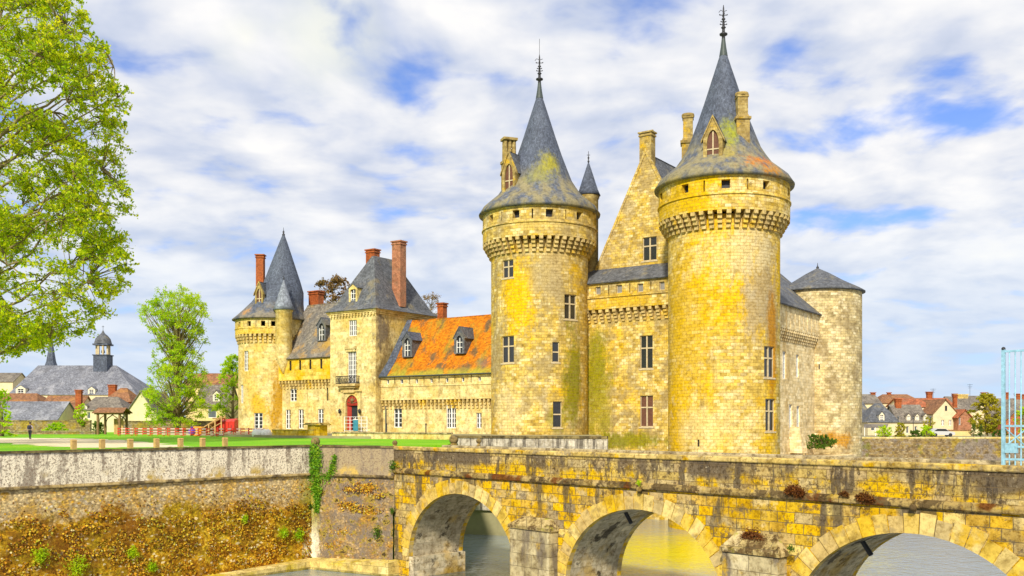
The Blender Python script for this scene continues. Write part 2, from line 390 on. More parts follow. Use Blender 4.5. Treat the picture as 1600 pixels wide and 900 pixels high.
BR_STOPS = [(0, (.50, .35, .10)), (.18, (.72, .46, .05)), (.34, (.28, .22, .14)), (.48, (.74, .57, .22)), (.62, (.42, .33, .19)), (.78, (.76, .45, .02)), (1, (.46, .35, .17))]
STREAK = dict(c=(.085, .07, .05), s=.55, lo=.52, hi=.6, a=.85, st=(1.2, 1.2, .22), d=6)
M['bridge'] = stone_mat('bridge ashlar', BR_STOPS, (.12, .085, .04), .95, .52,
    [dict(c=(.60, .36, .03), s=.5, lo=.5, hi=.62, a=.7), dict(c=(.66, .54, .3), s=.8, lo=.55, hi=.68, a=.7, off=22), STREAK, dict(c=(.12, .095, .07), s=1.6, lo=.54, hi=.6, a=.7, r=.8)], sat=1.12, val=1.0, fine=.85, gs=4.5, bump=.8, ms=.022, mstr=.8)
M['voussoir'] = stone_mat('arch ring stones', [(0, (.66, .48, .15)), (.18, (.70, .50, .12)), (.36, (.58, .43, .18)), (.5, (.74, .58, .24)), (.66, (.72, .48, .08)), (.85, (.54, .42, .20))], (.1, .1, .1), 1, 1,
    [dict(c=(.22, .17, .1), s=.9, lo=.54, hi=.66, a=.6), dict(c=(.62, .38, .03), s=.6, lo=.54, hi=.66, a=.7, off=4)], island=True, fine=.6, bump=.6)
M['parapet'] = stone_mat('bridge parapet stone', [(0, (.40, .30, .13)), (.3, (.54, .40, .14)), (.6, (.46, .34, .17)), (1, (.60, .48, .24))], (.18, .12, .05), 1.0, .46,
    [dict(c=(.80, .49, .02), s=.33, lo=.46, hi=.6, a=.85, zr=(-.75, -1.2, .45)), dict(c=(.70, .44, .02), s=.9, lo=.55, hi=.63, a=.8, off=3, zr=(-.5, -.9, .3)),
     dict(c=(.13, .10, .07), s=.42, lo=.47, hi=.56, a=.9, st=(1, 1, .5), off=11, zr=(-1.35, -1.0, .35)), dict(c=(.09, .07, .05), s=1.0, lo=.52, hi=.6, a=.85, st=(1.3, 1.3, .3), off=51, r=.75), dict(c=(.10, .07, .04), s=3.2, lo=.54, hi=.6, a=.8, r=.8, off=5), dict(c=(.92, .80, .52), s=4, lo=.62, hi=.68, a=.7, r=.8, off=9)], fine=.9, gs=5, bump=.9)
M['coping'] = stone_mat('bridge coping stone', [(0, (.50, .37, .13)), (.5, (.58, .43, .15)), (1, (.64, .5, .22))], (.16, .12, .05), 1.6, 3,
    [dict(c=(.28, .22, .13), s=1.1, lo=.5, hi=.6, a=.85, r=.75), dict(c=(.64, .38, .02), s=.9, lo=.55, hi=.65, a=.8, off=6)], fine=.9, bump=.6)
M['coping_grey'] = stone_mat('grey coping stone', [(0, (.36, .30, .18)), (.5, (.44, .36, .21)), (1, (.5, .42, .26))], (.16, .12, .05), 1.6, 3,
    [dict(c=(.2, .16, .1), s=1.1, lo=.5, hi=.6, a=.85, r=.75)], fine=.9, bump=.6)
M['cornice'] = stone_mat('bridge cornice stone', [(0, (.34, .25, .10)), (.5, (.46, .34, .14)), (1, (.56, .43, .20))], (.08, .06, .03), 1.2, 3,
    [dict(c=(.075, .05, .025), s=.9, lo=.45, hi=.55, a=.9, r=.7), dict(c=(.5, .34, .05), s=.6, lo=.56, hi=.64, a=.8, off=6), dict(c=(.14, .045, .012), s=.35, lo=.54, hi=.6, a=.9, off=16)], fine=.9, bump=.9)
M['vault'] = stone_mat('vault stone', [(0, (.44, .38, .27)), (.5, (.56, .49, .34)), (1, (.68, .59, .42))], (.2, .16, .1), .9, .5,
    [dict(c=(.06, .05, .035), s=.5, lo=.56, hi=.62, a=.85, r=.7), dict(c=(.5, .32, .06), s=.35, lo=.52, hi=.64, a=.6, off=9)], fine=.8, mstr=.4)
M['pier'] = stone_mat('pier stone', [(0, (.42, .35, .2)), (.5, (.52, .44, .26)), (1, (.60, .52, .33))], (.12, .09, .05), 1.3, .8,
    [dict(c=(.16, .13, .10), s=.5, lo=.48, hi=.58, a=.85, st=(1, 1, .35)), dict(c=(.60, .38, .04), s=.6, lo=.56, hi=.66, a=.7, off=4)], fine=.7, bump=.7)
M['pier_cap'] = stone_mat('mossy pier cap', [(0, (.36, .28, .12)), (.5, (.46, .36, .17)), (1, (.54, .44, .24))], (.1, .08, .04), .9, 2,
    [dict(c=(.10, .06, .025), s=1.2, lo=.48, hi=.58, a=.9, r=.75), dict(c=(.3, .28, .04), s=1.2, lo=.56, hi=.66, a=.8, off=4)], fine=.8, bump=.9)
M['ledge'] = stone_mat('moat ledge stone', [(0, (.60, .47, .18)), (.5, (.72, .57, .22)), (1, (.82, .68, .32))], (.2, .15, .06), 1.4, .55,
    [dict(c=(.62, .48, .04), s=.4, lo=.5, hi=.62, a=.7), dict(c=(.14, .13, .04), s=.6, lo=.4, hi=.55, a=.9, zr=(-9.25, -9.5, .12))], fine=.6)

W2_ = Vector((-15.7, 75.0, 0))
# moat wall: plastered band on top, rubble, then a mossy foot
def moat_wall_mat(name, mossy):
    m, g, b, pos, uv, isl = newmat(name)
    z = g.n('ShaderNodeSeparateXYZ', {0: pos}).outputs[2]
    nb = g.noise(pos, .28, 6, .65); nf = g.noise(pos, 3.4, 6, .75); nvf = g.noise(pos, 8, 4, .75)
    vo = g.n('ShaderNodeTexVoronoi', {'Vector': g.scale(pos, (1, 1, 1.5)), 'Scale': 4.2, 'Randomness': 1.0})
    vsep = g.n('ShaderNodeSeparateColor', {0: vo.outputs[1]}).outputs[0]
    rub = g.ramp(vsep, [(0, (.44, .31, .13)), (.3, (.68, .48, .14)), (.5, (.54, .45, .32)), (.7, (.78, .60, .24)), (.85, (.70, .36, .02)), (1, (.92, .82, .58))])
    rub = g.mix(g.rng(g.noise(pos, .5, 5, .65), .48, .62), rub, (.78, .60, .30))
    rub = g.mix(g.math('MULTIPLY', g.rng(g.noise(g.scale(pos, (1, 1, .6)), .5, 5, .7), .48, .6), .7), rub, (.68, .38, .02))
    rub = g.mix(g.math('MULTIPLY', g.rng(vo.outputs[0], .3, .55), .5), rub, (.22, .16, .09))
    mossc = g.ramp(nf, [(.32, (.06, .028, .004)), (.41, (.26, .11, .006)), (.47, (.54, .27, .008)), (.55, (.82, .52, .014)), (.68, (.95, .78, .28))])
    mossc = g.mix(g.math('MULTIPLY', g.rng(g.noise(pos, .35, 5, .6), .50, .62), .55), mossc, (.42, .36, .012))
    mossc = g.mix(g.math('MULTIPLY', g.rng(g.noise(g.n('ShaderNodeVectorMath', {0: pos, 1: (30, 8, 4)}, operation='ADD').outputs[0], .5, 5, .65), .52, .62), .55), mossc, (.24, .09, .008))
    v2 = g.n('ShaderNodeTexVoronoi', {'Vector': g.scale(pos, (1, 1, 1.4)), 'Scale': 5.5, 'Randomness': 1.0})
    v2c = g.n('ShaderNodeSeparateColor', {0: v2.outputs[1]}).outputs[1]
    mossc = g.mix(.75, mossc, g.mix(1.0, mossc, g.ramp(v2c, [(0, (.50, .42, .30)), (.5, (1, .95, .85)), (1, (1.4, 1.35, 1.25))]), 'MULTIPLY'))
    mossc = g.mix(g.math('MULTIPLY', g.rng(v2.outputs[0], .3, .55), .35), mossc, (.12, .05, .005))
    mossc = g.mix(g.math('MULTIPLY', g.rng(v2c, .93, .95), .7), mossc, (.80, .68, .42))
    rub = g.mix(.6, rub, g.mix(1.0, rub, g.ramp(v2c, [(0, (.45, .4, .35)), (.5, (1, 1, 1)), (1, (1.4, 1.4, 1.35))]), 'MULTIPLY'))
    mossc = g.mix(g.math('MULTIPLY', g.rng(g.math('ADD', g.noise(pos, .22, 4, .6), g.math('MULTIPLY', g.math('SUBTRACT', nf, .5), .5)), .47, .6), .72), mossc, (.17, .065, .006))
    zz = g.math('ADD', z, g.math('MULTIPLY', g.math('SUBTRACT', nb, .5), 4.0))
    zz = g.math('ADD', zz, g.math('MULTIPLY', g.math('SUBTRACT', nf, .5), 1.6))
    if not mossy:
        rub = g.mix(g.rng(g.noise(pos, .8, 6, .75), .40, .6), rub, (.30, .26, .21))
        hol = g.rng(g.noise(g.scale(pos, (1, 1, 1.6)), 1.1, 5, .65), .585, .63)
        rub = g.mix(g.math('MULTIPLY', hol, .9), rub, (.07, .05, .02))
        rub = g.mix(g.math('MULTIPLY', g.rng(g.noise(g.scale(pos, (1, 1, 1.6)), 1.1, 5, .65), .545, .58), g.math('SUBTRACT', 1.0, hol)), rub, (.50, .40, .06))
    col = g.mix(g.rng(zz, -3.9, -4.7), rub, mossc) if mossy else g.mix(1.0, rub, (.66, .60, .54), 'MULTIPLY')
    col = g.mix(g.math('MULTIPLY', g.blob(pos, (W2_.x, W2_.y, -8.2), 1.0, 3.2), .9), col, (.85, .78, .60))
    col = g.mix(g.math('MULTIPLY', g.blob(pos, (W2_.x, W2_.y, -4.5), 1.1, 3.0), .7), col, (.34, .32, .03))
    # plaster band
    st = g.noise(g.scale(pos, (1, 1, .16)), 1.5, 6, .72)
    pc = (.98, .87, .64) if mossy else (.42, .33, .19)
    pl = g.mix(g.math('MULTIPLY', g.rng(g.math('ADD', st, g.math('MULTIPLY', g.math('SUBTRACT', nf, .5), .5)), .46, .62), .8 if mossy else .9), pc, (.24, .19, .14))
    pl = g.mix(g.math('MULTIPLY', g.rng(nvf, .49, .58), .85), pl, (.17, .12, .08))
    pl = g.mix(g.math('MULTIPLY', g.rng(g.math('ADD', z, g.math('MULTIPLY', st, .9)), .05, .5), .8), pl, (.14, .11, .085))
    pl = g.mix(g.math('MULTIPLY', g.rng(g.noise(pos, .6, 5), .54, .64), g.rng(z, -1.2, -2.0)), pl, (.54, .38, .1))
    col = g.mix(g.rng(z, -2.22, -2.18), col, pl)
    col = g.mix(.6, col, g.mix(1.0, col, g.ramp(nvf, [(.3, (.3, .25, .2)), (.5, (1, 1, 1)), (.72, (1.6, 1.5, 1.4))]), 'MULTIPLY'))
    finish(g, b, col, .95, g.math('ADD', nf, g.math('MULTIPLY', nvf, .6)), .8, .08)
    return m
M['moat_wall'] = moat_wall_mat('old mossy moat wall', True); M['abutment'] = moat_wall_mat('grey abutment wall', False)
M['cordon'] = stone_mat('cordon stone', [(0, (.24, .18, .08)), (1, (.40, .31, .16))], (.1, .08, .04), 1.5, 3, [dict(c=(.06, .045, .03), s=1, lo=.48, hi=.6, a=.8)], fine=.8)
M['wall_cap'] = stone_mat('dark wall cap', [(0, (.16, .12, .06)), (1, (.28, .22, .1))], (.07, .05, .03), 1.5, 3, [dict(c=(.07, .055, .03), s=1, lo=.45, hi=.58, a=.8)], fine=.8)
M['rubble'] = stone_mat('garden wall rubble', [(0, (.24, .17, .09)), (.4, (.38, .27, .12)), (.7, (.30, .24, .17)), (1, (.48, .37, .2))], (.2, .15, .08), .5, .25,
    [dict(c=(.42, .30, .05), s=.4, lo=.5, hi=.6, a=.8), dict(c=(.28, .24, .21), s=.25, lo=.52, hi=.6, a=.8, off=7), dict(c=(.22, .22, .04), s=.5, lo=.56, hi=.66, a=.7, off=27)], fine=.9, bump=.9)
M['stained'] = stone_mat('stained white wall', [(0, (.5, .45, .36)), (1, (.62, .56, .46))], (.3, .26, .2), 1.2, .6, [dict(c=(.10, .085, .07), s=1.3, lo=.5, hi=.58, a=.85, st=(1.4, 1.4, .12), r=.7)], fine=.6)

# ground
def grass_mat():
    m, g, b, pos, uv, isl = newmat('lawn grass')
    col = g.ramp(g.noise(pos, .12, 6, .6), [(.3, (.12, .34, .004)), (.5, (.18, .46, .006)), (.7, (.28, .50, .008))])
    col = g.mix(1.0, col, g.ramp(g.noise(pos, 9, 4, .75), [(.3, (.5, .55, .5)), (.5, (1, 1, 1)), (.7, (1.35, 1.3, 1.2))]), 'MULTIPLY')
    col = g.mix(g.math('MULTIPLY', g.rng(g.noise(g.scale(pos, (.5, 1, 1)), .35, 6, .7), .54, .68), .5), col, (.42, .42, .08))
    finish(g, b, col, .9, g.noise(pos, 25, 3, .7), .8, .05)
    return m
M['grass'] = grass_mat()
M['gravel'] = plain_mat('pale gravel', (.72, .60, .38), .95, .2, 2)
M['earth'] = plain_mat('town ground', (.30, .27, .14), .95, .3, .3)
def water_mat():
    m, g, b, pos, uv, isl = newmat('moat water')
    v = g.scale(pos, (1, 1.0, 1))
    h = g.math('ADD', g.noise(v, 1.6, 4, .6), g.math('MULTIPLY', g.noise(v, .5, 3, .6), 1.2))
    castle_reflection = g.blob(pos, (16, 84, WATER), 19, 30, .7, .5, .08)  # yellow-green reflection of the castle, painted into the water colour
    wall_reflection = g.blob(pos, (1, 70, WATER), 11, 30, .7, .4, .1)  # dark reflection of arch and terrace walls, painted into the water colour
    finish(g, b, g.mix(wall_reflection, g.mix(castle_reflection, (.22, .26, .28), (.60, .52, .0)), (.055, .05, .012)), .06, h, .5, .14)
    b.inputs['Specular IOR Level'].default_value = .5
    b.inputs['IOR'].default_value = 1.33
    return m
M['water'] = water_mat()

# ------------------------------------------------------------------ generic architecture
def grid_wall(mb, fn, s0, s1, z0, z1, ops=(), ds=1e9, depth=.35, smooth=False, dz=1e9):
    ss = {s0, s1}; zz = {z0, z1}
    for (a, b, c, d) in ops: ss |= {a, b}; zz |= {c, d}
    n = max(1, int(math.ceil((s1-s0)/ds)))
    for i in range(n+1):
        s = s0+(s1-s0)*i/n
        if all(abs(s-q) > ds*.3 for q in ss) and not any(a < s < b for a, b, _, _ in ops): ss.add(s)
    k = max(1, int(math.ceil((z1-z0)/dz)))
    for i in range(1, k):
        zq = z0+(z1-z0)*i/k
        if all(abs(zq-q) > dz*.3 for q in zz): zz.add(zq)
    ss = sorted(ss); zz = sorted(zz)
    ids = {}
    def vid(i, j):
        if (i, j) not in ids:
            ids[(i, j)] = len(mb.v); mb.v.append(tuple(fn(ss[i], zz[j], 0)))
        return ids[(i, j)]
    for i in range(len(ss)-1):
        for j in range(len(zz)-1):
            cs = (ss[i]+ss[i+1])/2; cz = (zz[j]+zz[j+1])/2
            if any(a < cs < b and c < cz < d for a, b, c, d in ops): continue
            q = (ss[i], ss[i+1], zz[j], zz[j+1])
            mb.idx((vid(i, j), vid(i+1, j), vid(i+1, j+1), vid(i, j+1)), [(q[0], q[2]), (q[1], q[2]), (q[1], q[3]), (q[0], q[3])], smooth)
    for (a, b, c, d) in ops:
        for (p, q) in (((a, c), (b, c)), ((b, c), (b, d)), ((b, d), (a, d)), ((a, d), (a, c))):
            mb.face([fn(*p, 0), fn(*q, 0), fn(*q, depth), fn(*p, depth)], [(p[0], p[1]), (q[0], q[1]), (q[0]+.3, q[1]+.3), (p[0]+.3, p[1]+.3)])

def cyl_fn(c, r):
    def fn(s, z, d):
        a = s/r; return Vector((c.x+(r-d)*math.cos(a), c.y+(r-d)*math.sin(a), z))
    return fn
def flat_fn(p0, t, n):
    """p0 origin, t unit along, n outward"""
    def fn(s, z, d):
        v = p0+t*s-n*d; return Vector((v.x, v.y, z))
    return fn

def window(parent, c, r, n, w, h, style, name='window', depth=.28):
    """c centre on the wall face, r right, n outward"""
    r = Vector(r); n = Vector(n); up = Vector((0, 0, 1)); c = Vector(c)
    mb = MB()
    def bar(x0, x1, z0, z1, d0, d1):
        o = c+r*x0+up*z0-n*d0
        mb.box(o, r*(x1-x0), -n*(d1-d0), up*(z1-z0))
    mat = M['trim']; gm = M['glass']
    d0 = depth-.13; d1 = depth+.02
    if style in ('cross', 'shut', 'double'):
        f = .09
        bar(-w/2, -w/2+f, -h/2, h/2, d0, d1); bar(w/2-f, w/2, -h/2, h/2, d0, d1)
        bar(-w/2+f, w/2-f, -h/2, -h/2+f, d0, d1); bar(-w/2+f, w/2-f, h/2-f, h/2, d0, d1)
        m = min(.16, w*.14)
        bar(-m/2, m/2, -h/2+f, h/2-f, d0-.02, d1)
        zt = h*.12
        bar(-w/2+f, -m/2, zt-m/2, zt+m/2, d0-.01, d1); bar(m/2, w/2-f, zt-m/2, zt+m/2, d0-.01, d1)
        bar(-w/2-.14, w/2+.14, -h/2-.17, -h/2-.003, -.06, .12)
        if style == 'shut': gm = M['shutter']
    elif style == 'half':
        f = .08; m = .15; zt = 0
        bar(-w/2, -w/2+f, -h/2, h/2, d0, d1); bar(w/2-f, w/2, -h/2, h/2, d0, d1)
        bar(-w/2+f, w/2-f, -h/2, -h/2+f, d0, d1); bar(-w/2+f, w/2-f, h/2-f, h/2, d0, d1)
        bar(-w/2+f, w/2-f, zt-m/2, zt+m/2, d0-.01, d1)
        bar(-w/2-.14, w/2+.14, -h/2-.17, -h/2-.003, -.06, .12)
    elif style in ('lattice', 'small', 'dim'):
        mat = M['trim'] if style == 'dim' else M['white']; gm = M['glass'] if style == 'lattice' else M['glass_dim'] if style == 'dim' else M['glass_pale']
        f = .1 if w > .9 else .07
        bar(-w/2, -w/2+f, -h/2, h/2, d0, d1); bar(w/2-f, w/2, -h/2, h/2, d0, d1)
        bar(-w/2+f, w/2-f, -h/2, -h/2+f, d0, d1); bar(-w/2+f, w/2-f, h/2-f, h/2, d0, d1)
        if style == 'lattice':
            nx = 2 if w < 1.5 else 4; nz = max(2, int(round(h/.65)))
            for i in range(1, nx):
                t = .05 if i*2 != nx else .1
                x = -w/2+w*i/nx; bar(x-t, x+t, -h/2+f, h/2-f, d0+.01, d1)
            for j in range(1, nz):
                zq = -h/2+h*j/nz
                for i in range(nx):
                    xa = -w/2+w*i/nx+(f if i == 0 else .1); xb = -w/2+w*(i+1)/nx-(f if i == nx-1 else .1)
                    bar(xa, xb, zq-.035, zq+.035, d0+.03, d1)
    elif style == 'dark':
        f = .05; mat = M['iron']
        bar(-w/2, -w/2+f, -h/2, h/2, d0, d1); bar(w/2-f, w/2, -h/2, h/2, d0, d1)
    o = mb.build(name, mat, parent)
    pm = MB()
    q = [c+r*sx*w/2+up*sz*h/2-n*(depth-.04) for sx, sz in ((-1, -1), (1, -1), (1, 1), (-1, 1))]
    if style == 'teal': gm = M['glass_teal']
    pm.face(q)
    if style == 'small': gm = M['glass_pale']
    pm.build('pane', gm, o)
    return o

def wins_cyl(parent, c, r, wins):
    ops = []
    for (x0, y0, x1, y1, st) in wins:
        h0 = hit_cyl(x0, c, r); h1 = hit_cyl(x1, c, r)
        a0 = math.atan2(h0.y-c.y, h0.x-c.x); a1 = math.atan2(h1.y-c.y, h1.x-c.x)
        if a0 > a1: a0, a1 = a1, a0
        Y = (h0.y+h1.y)/2; z0 = zof(y1, Y); z1 = zof(y0, Y)
        ops.append((a0*r, a1*r, z0, z1))
        am = (a0+a1)/2; n = Vector((math.cos(am), math.sin(am), 0)); t = Vector((-n.y, n.x, 0))
        w = 2*r*math.sin((a1-a0)/2)
        cc = c+n*(r*math.cos((a1-a0)/2)); cc.z = (z0+z1)/2
        if st: window(parent, cc, t, n, w, z1-z0, st)
    return ops

def wins_flat(parent, p0, t, n, wins):
    ops = []
    for (x0, y0, x1, y1, st) in wins:
        h0 = hit_plane(x0, p0, n); h1 = hit_plane(x1, p0, n)
        s0 = (h0-p0).dot(t); s1 = (h1-p0).dot(t)
        if s0 > s1: s0, s1 = s1, s0
        Y = (h0.y+h1.y)/2; z0 = zof(y1, Y); z1 = zof(y0, Y)
        ops.append((s0, s1, z0, z1))
        cc = p0+t*((s0+s1)/2); cc.z = (z0+z1)/2
        if st: window(parent, cc, t, n, s1-s0, z1-z0, st)
    return ops

def poly_hit(poly, c, a):
    """distance from c to polygon along angle a (2-D)"""
    dx, dy = math.cos(a), math.sin(a); best = None
    for i in range(len(poly)):
        x0, y0 = poly[i]; x1, y1 = poly[(i+1) % len(poly)]
        ex, ey = x1-x0, y1-y0
        den = dx*ey-dy*ex
        if abs(den) < 1e-12: continue
        t = ((x0-c[0])*ey-(y0-c[1])*ex)/den; s = ((x0-c[0])*dy-(y0-c[1])*dx)/den
        if t > 1e-6 and -1e-6 <= s <= 1+1e-6 and (best is None or t < best): best = t
    return best
def ring_face(mb, outer, inner, c, fn, depth):
    """wall face between two outlines (2-D (s,z)); fn(s,z,d)->3-D; inner reveal by depth"""
    an = sorted({round(math.atan2(p[1]-c[1], p[0]-c[0]), 6) for p in list(outer)+list(inner)})
    po = []; pi = []
    for a in an:
        do = poly_hit(outer, c, a); di = poly_hit(inner, c, a)
        po.append((c[0]+do*math.cos(a), c[1]+do*math.sin(a))); pi.append((c[0]+di*math.cos(a), c[1]+di*math.sin(a)))
    for i in range(len(an)):
        j = (i+1) % len(an)
        mb.face([fn(*po[i], 0), fn(*po[j], 0), fn(*pi[j], 0), fn(*pi[i], 0)])
        mb.face([fn(*pi[i], 0), fn(*pi[j], 0), fn(*pi[j], depth), fn(*pi[i], depth)])
def pointed_arch(w, z0, zs, za, n=8, rnd=False):
    """outline: jambs from z0 to springing zs, apex za"""
    pts = [(-w/2, z0), (w/2, z0)]
    for i in range(n+1):
        t = i/n
        if rnd: pts.append((w/2*math.cos(math.pi*t), zs+(za-zs)*math.sin(math.pi*t)))
    if not rnd:
        for i in range(n+1):
            t = i/n; pts.append((w/2*(1-t**1.6), zs+(za-zs)*math.sin(t*math.pi/2)))
        for i in range(n-1, -1, -1):
            t = i/n; pts.append((-w/2*(1-t**1.6), zs+(za-zs)*math.sin(t*math.pi/2)))
    return pts

def corbel_ring(mb, c, r0, r1, z0, z1, n, wdt, a0=0, a1=2*math.pi, steps=4):
    for i in range(n):
        a = a0+(a1-a0)*(i+.5)/n
        nn = Vector((math.cos(a), math.sin(a), 0)); t = Vector((-nn.y, nn.x, 0))
        for k in range(steps):
            zz0 = z0+(z1-z0)*k/steps; zz1 = z0+(z1-z0)*(k+1)/steps
            ro = r0+(r1-r0)*(k+1)/steps
            g = .04
            mb.box(c+nn*(r0-.25)-t*(wdt/2)+Vector((0, 0, zz0+(g if k else 0))), t*wdt, nn*(ro-r0+.25), Vector((0, 0, zz1-zz0-g)))
            if k: mb.box(c+nn*(r0-.25)-t*(wdt/2-.05)+Vector((0, 0, zz0)), t*(wdt-.1), nn*(ro-r0+.17), Vector((0, 0, g)))
def corbel_row(mb, p0, t, n, L, out, z0, z1, pitch, wdt, steps=4):
    m = int(L/pitch)
    for i in range(m):
        s = (i+.5)*L/m
        for k in range(steps):
            zz0 = z0+(z1-z0)*k/steps; zz1 = z0+(z1-z0)*(k+1)/steps
            mb.box(p0+t*(s-wdt/2)-n*.2+Vector((0, 0, zz0)), t*wdt, n*(out*(k+1)/steps+.2), Vector((0, 0, zz1-zz0-.035)))

def finial(parent, x, y, z0, z1, rod=0.0, vane=0.0):
    mb = MB(); h = z1-z0
    prof = [(.2, z0), (.17, z0+h*.08), (.42, z0+h*.11), (.44, z0+h*.15), (.17, z0+h*.19), (.15, z0+h*.3), (.28, z0+h*.33), (.14, z0+h*.37), (.11, z0+h*.55), (.22, z0+h*.58), (.1, z0+h*.62), (.08, z0+h*.9), (.03, z1)]
    mb.lathe(prof, (x, y), 10)
    for zz, w in ((z0+h*.42, .34), (z0+h*.5, .26), (z0+h*.7, .4)):
        for ax in (Vector((1, 0, 0)), Vector((0, 1, 0))):
            mb.box(Vector((x, y, zz))-ax*w-Vector((.03, .03, .03)), ax*2*w+Vector((0, 0, 0)), Vector((.06, .06, 0))-Vector((abs(ax.x)*.06, abs(ax.y)*.06, 0))*1.0 if False else (Vector((0, .06, 0)) if ax.x else Vector((.06, 0, 0))), Vector((0, 0, .07)))
            for sg in (-1, 1):
                mb.ball(Vector((x, y, zz+.05))+ax*w*sg, .07, 6)
    if vane:
        mb.tube([(x-vane, y, z0+h*.78), (x-vane*.6, y, z0+h*.85), (x, y, z0+h*.8), (x+vane*.7, y, z0+h*.84)], .035, 5)
    if rod: mb.tube([(x, y, z1-.2), (x, y, z1+rod)], .025, 5)
    return mb.build('finial', M['iron'], parent)

def lucarne(parent, p, n, w, hw, hg, depth, stone, roofm, style='gothic', ov=.2, glass='shutter'):
    """dormer: p base centre of its front, n outward; wall height hw, gable height hg, runs back by depth"""
    n = Vector(n).normalized(); t = Vector((-n.y, n.x, 0)); p = Vector(p)
    def fn(s, z, d):
        return Vector((p.x+t.x*s-n.x*d, p.y+t.y*s-n.y*d, p.z+z))
    mb = MB()
    outer = [(-w/2, 0), (w/2, 0), (w/2, hw), (0, hw+hg), (-w/2, hw)]
    iw = w*.62
    if style == 'gothic': inner = pointed_arch(iw, .12, hw*.72, hw+hg*.34)
    elif style == 'arch': inner = pointed_arch(iw, .12, hw*.7, hw*1.08, rnd=True)
    else: inner = [(-iw/2, .12), (iw/2, .12), (iw/2, hw*.92), (-iw/2, hw*.92)]
    ring_face(mb, outer, inner, (0, hw*.5), fn, .22)
    for sg in (-1, 1):
        mb.face([fn(sg*w/2, 0, 0), fn(sg*w/2, 0, depth), fn(sg*w/2, hw, depth), fn(sg*w/2, hw, 0)])
    # raking coping on the gable
    if style == 'gothic':
        for sg in (-1, 1):
            a = fn(sg*(w/2+.22), hw-.28, -.12); b = fn(0, hw+hg+.12, -.12)
            dn = Vector((0, 0, -.26))
            mb.prism([a, b, b+dn, a+dn], -n*.3)
    o = mb.build('dormer', stone, parent)
    rb = MB()
    for sg in (-1, 1):
        e = sg*(w/2+ov); ez = hw-ov*hg/(w/2)
        rb.slab([fn(e, ez+.1, -.1 if style != 'gothic' else .2), fn(e, ez+.1, depth), fn(0, hw+hg+.1, depth), fn(0, hw+hg+.1, -.1 if style != 'gothic' else .2)], .09)
    rb.build('dormer_roof', roofm, o)
    wb = MB()
    wm = M['trim'] if style in ('gothic',) else M['white']
    bw = .13 if style == 'gothic' else .08
    top = hw+hg*.3 if style == 'gothic' else hw*.95
    wb.box(fn(-bw/2, .12, .12), t*bw, -n*.12, Vector((0, 0, top-.16)))
    for zz in ((hw*.5,) if style == 'gothic' else (hw*.36, hw*.66)):
        wb.box(fn(-iw/2, zz, .13), t*iw, -n*.1, Vector((0, 0, bw)))
    if style != 'gothic':
        for sg in (-1, 1): wb.box(fn(sg*(iw/2-.05)-.05, .12, .12), t*.1, -n*.12, Vector((0, 0, hw*.8-.12)))
    wo = wb.build('dormer_window', wm, o)
    pb = MB()
    pb.face([fn(x, z, .21) for x, z in inner])
    pb.build('dormer_pane', M[glass], o)
    return o

def chimney(parent, x, y, ax, hx, hy, z0, z1, mat, style='brick', name='chimney'):
    ax = Vector(ax); ay = Vector((-ax.y, ax.x, 0)); mb = MB(); c = (x, y)
    h = z1-z0
    if style == 'brick':
        mb.cbox(c, ax, ay, hx, hy, z0, z1-.55)
        mb.cbox(c, ax, ay, hx+.1, hy+.1, z1-.55, z1-.38)
        mb.cbox(c, ax, ay, hx+.02, hy+.02, z1-.38, z1-.18)
        mb.cbox(c, ax, ay, hx+.16, hy+.16, z1-.18, z1)
    elif style == 'flues':
        mb.cbox(c, ax, ay, hx, hy, z0, z0+h*.62)
        mb.cbox(c, ax, ay, hx+.1, hy+.1, z0+h*.62, z0+h*.66)
        for i in range(3):
            for sg in (-1, 1):
                cc = Vector((x, y, 0))+ax*((i-1)*hx*.66)+ay*sg*hy*.4
                mb.lathe([(hx*.32, z0+h*.66), (hx*.30, z1-.3)], (cc.x, cc.y), 10)
        mb.cbox(c, ax, ay, hx+.08, hy+.08, z1-.3, z1)
    elif style == 'stepped':
        mb.cbox(c, ax, ay, hx, hy, z0, z0+h*.60)
        mb.cbox(c, ax, ay, hx+.14, hy+.14, z0+h*.60, z0+h*.635)
        mb.taper(c, ax, ay, (hx, hy), (hx*.78, hy*.78), z0+h*.635, z0+h*.68)
        mb.cbox(c, ax, ay, hx*.78, hy*.78, z0+h*.68, z1-.35)
        mb.lathe([(hx*1.02, z1-.35), (hx*1.06, z1-.2), (hx*1.0, z1-.02), (.2, z1)], (x, y), 14)
        mb.cbox(c, ax, ay, hx*.9, hy*.9, z1-.55, z1-.36)
    return mb.build(name, mat, parent)

